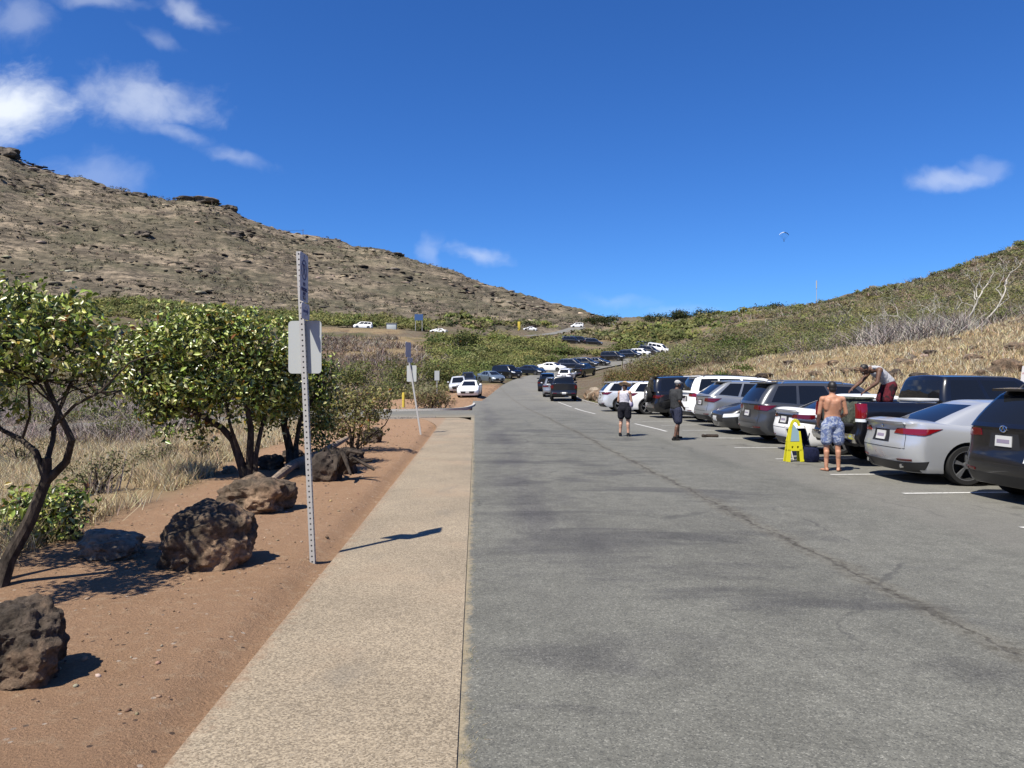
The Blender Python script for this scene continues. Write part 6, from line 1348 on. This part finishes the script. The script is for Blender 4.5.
def arm(mb, s_, e_, w_, r=(.052, .040, .028), hn=(0, 0, -1), curl=.5, thumb=1, hdir=None):
    s_, e_, w_ = Vector(s_), Vector(e_), Vector(w_); chain(mb, [s_, e_, w_], list(r)); cap(mb, s_.lerp(e_, .25), s_.lerp(e_, .6), r[0]*.98, r[0]*.88); cap(mb, e_.lerp(w_, .1), e_.lerp(w_, .4), r[1]*1.05, r[1]*.98); hand(mb, w_, Vector(hdir) if hdir else (w_-e_), hn, 1.0, curl, thumb)

# 1. shirtless man, seen from behind, at the pickup's tailgate
def b_shirtless(e, J, sk):
    mb = MB(); pel, wa, ch, nk, hd = Vector((0, 0, .95)), Vector((0, .0, 1.10)), Vector((0, -.0, 1.32)), Vector((0, .01, 1.49)), Vector((0, .035, 1.625))
    torso(mb, pel, wa, ch, nk, (-.185, 0, 1.40), (.185, 0, 1.40), 1.08, 1.05); neckhead(mb, ch, nk, hd, (0, .18, 1), (0, 1, -.25))
    for g in (-1, 1): cap(mb, (g*.085, -.055, 1.36), (g*.11, -.04, 1.22), .07, .06)
    arm(mb, (-.195, 0, 1.395), (-.245, .01, 1.12), (-.225, .17, .93), hn=(1, .3, 0), curl=.7, thumb=-1); arm(mb, (.195, 0, 1.395), (.25, -.01, 1.13), (.17, .20, 1.03), hn=(-1, 0, 0), curl=.8)
    Jl = dict(hipL=(-.095, 0, .90), hipR=(.095, 0, .90), kneeL=(-.11, .01, .49), kneeR=(.10, .0, .49), ankleL=(-.12, -.01, .085), ankleR=(.105, -.02, .085)); legs_body(mb, Jl)
    foot_mesh(mb, (-.12, -.01, .085), (-.35, 1, 0)); foot_mesh(mb, (.105, -.02, .085), (.45, 1, 0)); fuse(mb, 'body', sk, e)
    mb = MB(); cap(mb, (0, 0, .91), (0, 0, 1.02), (.175, .135), (.158, .12), 20)
    for g in (-1, 1): cap(mb, (g*.095, 0, .88), (g*.112, .0, .60), .124, .112)
    fuse(mb, 'board_shorts', cloth('blue_print_shorts', (.17, .22, .40), (.42, .47, .58), 15), e, .012); mb = MB(); hd = Vector((0, .035, 1.625)); mb.ellip(hd+Vector((0, -.012, .035)), (.083, .100, .094), 20, 12); mb.ellip(hd+Vector((0, -.05, -.03)), (.07, .055, .06), 16, 8); fuse(mb, 'hair', BLACKS, e, .01, 2)
    face(e, hd, (0, .18, 1), (0, 1, -.25))
TAN = skinmat('tanned_skin', (.50, .24, .14), (.6, .31, .2)); LTAN = skinmat('light_tanned_skin', (.50, .28, .19), (.58, .35, .25)); BRN = skinmat('brown_skin', (.20, .105, .065), (.27, .15, .1)); DBRN = skinmat('dark_brown_skin', (.13, .065, .042), (.18, .095, .06))
x, y = from_px(832.5, 14.8), 14.8; person('shirtless barefoot man in blue patterned board shorts standing behind the black pickup, seen from behind', x, y, gz(x, y), R(-8), None, TAN, b_shirtless)
# 2. woman in straw hat
def b_woman(e, J, sk):
    mb = MB(); pel, wa, ch, nk, hd = Vector((0, -.01, .86)), Vector((0, 0, 1.02)), Vector((0, .01, 1.22)), Vector((0, .03, 1.37)), Vector((0, .06, 1.49))
    torso(mb, pel, wa, ch, nk, (-.155, .01, 1.30), (.155, .01, 1.30), .92, 1.0); neckhead(mb, ch, nk, hd, (0, .35, 1), (0, 1, -.4), .96)
    arm(mb, (-.165, .01, 1.30), (-.20, .02, 1.05), (-.10, .22, 1.10), (.045, .036, .025), (1, 0, 0), .8); arm(mb, (.165, .01, 1.30), (.21, .03, 1.05), (.10, .23, 1.11), (.045, .036, .025), (-1, 0, 0), .8)
    Jl = dict(hipL=(-.095, -.01, .82), hipR=(.095, -.01, .82), kneeL=(-.12, .03, .46), kneeR=(.10, .03, .46), ankleL=(-.13, -.02, .085), ankleR=(.12, -.01, .085)); legs_body(mb, Jl, 1.0); fuse(mb, 'body', sk, e)
    mb = MB(); cap(mb, (0, -.0, .93), (0, 0, 1.03), (.17, .125), (.15, .112), 18); cap(mb, (0, 0, 1.02), (0, .01, 1.24), (.15, .112), (.166, .13), 18); cap(mb, (-.10, .01, 1.30), (.10, .01, 1.30), .07, .07); fuse(mb, 'tank_top', cloth('white_top', (.72, .70, .78)), e, .011)
    mb = MB(); cap(mb, (0, -.015, .84), (0, -.005, .97), (.178, .142), (.162, .125), 18)
    for g in (-1, 1): cap(mb, (g*.095, -.01, .80), (g*.108, 0, .60), .122, .105)
    fuse(mb, 'shorts', cloth('black_shorts', (.02, .02, .028)), e, .012)
    mb = MB(); rot = Matrix.Rotation(R(-22), 3, 'X'); mb.ellip(hd+Vector((0, -.015, .075)), (.098, .11, .075), 20, 10, rot); mb.ellip(hd+Vector((0, .0, .055)), (.20, .21, .016), 28, 6, rot); fuse(mb, 'straw_hat', cloth('straw_hat', (.62, .44, .27), (.7, .52, .34), 30), e, .009, 2)
    mb = MB(); mb.ellip(hd+Vector((0, -.03, -.02)), (.078, .075, .10), 16, 8); cap(mb, hd+Vector((0, -.07, -.03)), hd+Vector((0, -.085, -.16)), .045, .03); fuse(mb, 'hair', mat('brown_hair', (.10, .05, .025), .55), e, .01, 2)
    for ax_, ay_, dd in ((-.13, -.02, (-.2, 1, 0)), (.12, -.01, (.2, 1, 0))): shoe(e, (ax_, ay_, .085), dd, cloth('black_shoe', (.02, .02, .02)), mat('pale_sole', (.6, .6, .58), .7), .92)
    mb = MB(); cap(mb, (.12, -.1, 1.28), (.20, .10, .98), .012, .012, 8); mb.ellip((.2, .06, .95), (.05, .09, .10), 14, 8); fuse(mb, 'shoulder_bag', cloth('lilac_bag', (.42, .38, .55)), e, .009, 1); face(e, hd, (0, .35, 1), (0, 1, -.4), .96)
x, y = from_px(624.5, 22.6), 22.6; person('woman in straw hat, white top and black shorts standing in the road looking down', x, y, gz(x, y), R(-28), None, LTAN, b_woman)
# 3. walking man in grey tee and cap
def b_cap(e, J, sk):
    mb = MB(); pel, wa, ch, nk, hd = Vector((0, 0, .93)), Vector((0, -.02, 1.09)), Vector((0, -.01, 1.30)), Vector((0, .04, 1.46)), Vector((0, .08, 1.59))
    torso(mb, pel, wa, ch, nk, (-.18, 0, 1.38), (.18, 0, 1.38), 1.0, 1.05); neckhead(mb, ch, nk, hd, (0, .3, 1), (0, 1, -.35))
    arm(mb, (.19, 0, 1.38), (.23, -.06, 1.11), (.16, .14, .93), hn=(-1, .2, 0), curl=.8); arm(mb, (-.19, 0, 1.38), (-.22, .03, 1.12), (-.12, .27, 1.20), hn=(1, 0, 0), curl=.9, thumb=-1)
    Jl = dict(hipL=(-.095, 0, .88), hipR=(.095, 0, .88), kneeL=(-.10, .16, .51), kneeR=(.10, -.01, .48), ankleL=(-.10, .15, .11), ankleR=(.10, -.14, .085)); legs_body(mb, Jl); fuse(mb, 'body', sk, e)
    mb = MB(); cap(mb, (0, -.01, .95), (0, -.02, 1.08), (.178, .135), (.16, .125), 18); cap(mb, (0, -.02, 1.08), (0, -.01, 1.30), (.16, .125), (.188, .14), 18); cap(mb, (-.15, 0, 1.385), (.15, 0, 1.385), .08, .08)
    cap(mb, (.17, 0, 1.385), (.225, -.04, 1.18), .078, .07); cap(mb, (-.17, 0, 1.385), (-.22, .015, 1.18), .078, .07); fuse(mb, 't_shirt', cloth('charcoal_tee', (.05, .052, .055)), e, .012)
    mb = MB(); cap(mb, (0, 0, .88), (0, 0, .97), (.172, .13), (.16, .12), 18); cap(mb, (-.095, .01, .86), (-.105, .14, .56), .124, .114); cap(mb, (.095, 0, .86), (.105, 0, .55), .124, .114); fuse(mb, 'shorts', cloth('navy_shorts', (.045, .05, .085)), e, .012)
    mb = MB(); rot = Matrix.Rotation(R(-18), 3, 'X'); mb.ellip(hd+Vector((0, -.01, .05)), (.088, .106, .075), 18, 10, rot); mb.ellip(hd+Vector((0, .10, .045)), (.065, .075, .010), 14, 6, rot); fuse(mb, 'cap', cloth('pale_cap', (.55, .55, .54)), e, .009, 2)
    mb = MB(); mb.ellip(hd+Vector((0, -.045, -.03)), (.07, .055, .05), 14, 8); fuse(mb, 'hair', BLACKS, e, .01, 1)
    for ax_, ay_, az_, dd in ((-.10, .15, .11, (-.1, 1, 0)), (.10, -.14, .085, (.15, 1, 0))): shoe(e, (ax_, ay_, az_), dd, cloth('black_sneaker', (.015, .015, .015)), mat('dark_sole', (.05, .05, .05), .7))
    face(e, hd, (0, .3, 1), (0, 1, -.35))
x, y = from_px(676, 21.7), 21.7; pm_ = person('man in pale cap, charcoal tee and navy shorts walking with a black bag', x, y, gz(x, y), R(-62), None, DBRN, b_cap)
mb = MB(); mb.box((0, 0, 0), (.10, .30, .24), bev=.04); mb.box((0, 0, .14), (.02, .2, .05), bev=.008); bg_ = mb.build('handbag', cloth('black_bag', (.015, .015, .016))); bg_.matrix_world = pm_.matrix_basis @ Matrix.Translation((-.255, -.10, 1.0)) @ Matrix.Rotation(R(10), 4, 'X'); tag(bg_, 'black crossbody bag worn by the man in the pale cap', 'bag')
# 4. man bending over in the pickup bed
def b_truck(e, J, sk):
    mb = MB(); lat = Vector((1, 0, 0)); pel, wa, ch, nk, hd = Vector((0, 0, .84)), Vector((0, .09, .95)), Vector((0, .27, 1.10)), Vector((0, .42, 1.17)), Vector((0, .555, 1.145))
    torso(mb, pel, wa, ch, nk, (-.18, .30, 1.13), (.18, .30, 1.13), 1.02, 1.05, lat); neckhead(mb, ch, nk, hd, (0, .8, .42), (0, .35, -.85))
    arm(mb, (.19, .32, 1.12), (.23, .50, .88), (.14, .76, .72), (.055, .043, .029), (-.3, 0, -1), .6); arm(mb, (-.19, .32, 1.12), (-.24, .40, .86), (-.13, .60, .68), (.055, .043, .029), (.3, 0, -1), .6, thumb=-1)
    Jl = dict(hipL=(-.10, 0, .80), hipR=(.10, 0, .80), kneeL=(-.12, .13, .44), kneeR=(.12, .10, .44), ankleL=(-.12, -.06, .085), ankleR=(.12, -.08, .085)); legs_body(mb, Jl); foot_mesh(mb, (-.12, -.06, .085), (-.2, 1, 0)); foot_mesh(mb, (.12, -.08, .085), (.2, 1, 0)); fuse(mb, 'body', sk, e)
    mb = MB(); cap(mb, (0, .02, .88), (0, .10, .97), (.168, .13), (.158, .122), 18, lat); cap(mb, (0, .10, .97), (0, .27, 1.10), (.158, .122), (.176, .132), 18, lat); cap(mb, (0, .27, 1.11), (0, .36, 1.15), (.15, .12), (.10, .085), 18, lat)
    for g in (-1, 1): cap(mb, (g*.115, .27, 1.16), (g*.10, .38, 1.19), .05, .045)
    fuse(mb, 'tank_top', cloth('white_tank', (.62, .62, .64)), e, .011)
    mb = MB(); cap(mb, (0, -.01, .81), (0, .03, .89), (.17, .135), (.162, .125), 18)
    for g in (-1, 1): cap(mb, (g*.10, 0, .78), (g*.12, .10, .50), .124, .116)
    fuse(mb, 'shorts', cloth('red_shorts', (.13, .018, .028), (.03, .015, .02), 6, .48, .56), e, .012)
    mb = MB(); mb.ellip(hd+Vector((0, .006, .036)), (.084, .094, .086), 16, 10); fuse(mb, 'hair', BLACKS, e, .01, 1); face(e, hd, (0, .8, .42), (0, .35, -.85))
cs, sn = math.cos(HC), math.sin(HC)
def inbed(lx, ly, lz): return Vector((XC+.05+lx*cs-ly*sn, YC+lx*sn+ly*cs, gz(XC+1, YC)+lz))
p = inbed(1.36, .05, .885); x = p.x
person('man in white tank top and red shorts bending over in the pickup bed', p.x, p.y, p.z, R(90)+HC, None, DBRN, b_truck)
# ------------------------------------------------------------------ things around the pickup
def strapped(name, c, sz, rz, m, label, cat, bev=.06, parts=None):
    e = empty(name, c, rz); tag(e, label, cat); mb = MB(); mb.box((0, 0, sz[2]/2), sz, bev=bev); mb.build('shell', m, e)
    for pn, cc, ss, pmn in parts or []: mb = MB(); mb.box(cc, ss, bev=min(ss)*.3); mb.build(pn, pmn, e)
    return e
GRN = cloth('grey_green_fabric', (.10, .11, .085), (.14, .15, .12), 5); WH = mat('white_plastic', (.75, .75, .73), .4)
p = inbed(.42, .1, .865); strapped('storage_crate', p, (.52, 1.25, .54), HC, GRN, 'grey green fabric covered box in the pickup bed in front of the bending man', 'box', .07, [('lid', (0, 0, .55), (.56, 1.29, .05), GRN)])
p = inbed(1.66, -.52, .865); strapped('cool_box', p, (.42, .75, .50), HC, WH, 'white cool box against the cab in the pickup bed', 'cool box', .05, [('lid', (0, 0, .52), (.45, .78, .06), WH), ('handle', (-.24, 0, .40), (.03, .3, .03), M['trim'])])
p = inbed(1.66, .55, .865); strapped('cool_box', p, (.40, .6, .46), HC, WH, 'smaller white box behind the man in the pickup bed', 'cool box', .05, [('lid', (0, 0, .48), (.42, .62, .05), WH)])
# yellow stand
e = empty('folding_stand', (from_px(794, 16.5), 16.5, gz(6, 16.5)), R(8)); tag(e, 'bright yellow plastic A-frame stand with pale blue panel beside the white sedan', 'stand'); e.scale = (.84, .8, .94)
def stand_panel(name, tilt, front=True):
    mb = MB(); hgt = .98; rot = Matrix.Rotation(R(tilt), 3, 'X'); nn = rot @ Vector((0, -1, 0))
    def pl(poly, th=.03): mb.plate([rot @ Vector((a, 0, b-hgt))+Vector((0, 0, hgt)) for a, b in poly], nn, th)
    def seg(a, b, w0, w1):
        a, b = Vector(a), Vector(b); n_ = Vector((-(b-a).y, (b-a).x)).normalized(); pl([a+n_*w0, a-n_*w0, b-n_*w1, b+n_*w1])
    seg((-.20, 0), (-.165, .28), .052, .05); seg((.18, 0), (.16, .28), .052, .05)
    pl([(-.215, .25), (.205, .25), (.20, .31), (-.21, .31)]); pl([(-.205, .36), (.195, .36), (.185, .46), (-.195, .46)])
    for a, b in ((-.21, -.10), (-.05, .05), (.10, .20)): pl([(a, .31), (b, .31), (b, .36), (a, .36)])
    seg((-.165, .46), (-.095, .80), .035, .032); seg((.155, .46), (.135, .70), .032, .025)
    if front:
        P = [(-.095, .79), (-.075, .87), (-.03, .93), (.03, .955), (.09, .93), (.13, .87), (.135, .82)]
        for i in range(6): seg(P[i], P[i+1], .035, .035)
    return mb.build(name, M['yellow'], e, False), rot, hgt
_, rot, hg = stand_panel('front_frame', -5); _, rot2, _ = stand_panel('back_frame', 5, False)
mb = MB(); mb.plate([rot @ Vector((a, -.004, b-hg))+Vector((0, 0, hg)) for a, b in ((-.12, .47), (.12, .47), (.11, .70), (-.02, .86), (-.06, .84))], rot @ Vector((0, -1, 0)), .012); mb.build('panel', mat('pale_blue_panel', (.36, .54, .62), .4), e, False)

# navy bag and folding chair under the tailgate
p = inbed(-.35, .62, .0); e = empty('folding_chair', p, HC+R(15)); tag(e, 'dark navy folded beach chair leaning under the lowered tailgate', 'chair'); NAV = cloth('navy_canvas', (.012, .016, .05)); mb = MB(); mb.plate([(-.25, -.02, .12), (.25, -.02, .12), (.25, .2, .70), (-.25, .2, .70)], (0, -.93, .34), .03); mb.build('seat', NAV, e, False)
for sx in (-.27, .27): mb = MB(); mb.tube([(sx, -.08, 0), (sx, .22, .76)], .014, 8); mb.build('leg', M['metal_galv'], e); mb = MB(); mb.tube([(sx*.9, .25, 0), (sx*.9, .02, .6)], .014, 8); mb.build('leg', M['metal_galv'], e)
p = inbed(-.42, .15, 0); e = strapped('duffel_bag', p, (.34, .55, .34), HC, NAV, 'navy duffel bag with a red patch on the ground by the yellow stand', 'bag', .1, [('red_patch', (-.172, .05, .2), (.012, .18, .12), mat('red_patch', (.4, .02, .02), .6)), ('handle', (0, 0, .36), (.03, .26, .03), M['trim'])])
# wheel stop
x, y = from_px(710, 22.8), 22.8; e = empty('wheel_stop', (x, y, gz(x, y)), R(4)); tag(e, 'worn dark parking wheel stop lying left of the dark grey sedan', 'wheel stop'); mb = MB(); mb.box((0, 0, .045), (.5, .14, .09), bev=.03); mb.build('block', M['rock_dark'], e); mb = MB(); mb.tube([(-.15, 0, .08), (-.15, 0, .105)], .02, 8); mb.build('anchor', M['metal_galv'], e)
# ------------------------------------------------------------------ one exposure-wide albedo calibration: photographic exposure is set on the camera side
def calibrate(k, skip=()):
    for m in bpy.data.materials:
        if not m.use_nodes or m.name in skip: continue
        t = m.node_tree
        for nd in list(t.nodes):
            s = nd.inputs.get('Base Color') if nd.type == 'BSDF_PRINCIPLED' else (nd.inputs.get('Color') if nd.type == 'BSDF_TRANSLUCENT' else None)
            if s is None: continue
            if s.is_linked:
                src = s.links[0].from_socket; mx = t.nodes.new('ShaderNodeMix'); mx.data_type = 'RGBA'; mx.blend_type = 'MULTIPLY'; mx.inputs[0].default_value = 1; mx.inputs[7].default_value = (k, k, k, 1); t.links.new(src, mx.inputs[6]); t.links.new(mx.outputs[2], s)
            else: c = s.default_value; s.default_value = (c[0]*k, c[1]*k, c[2]*k, 1)
calibrate(.66, ('chrome', 'paint_white', 'tinted_car_glass', 'clear_lens'))
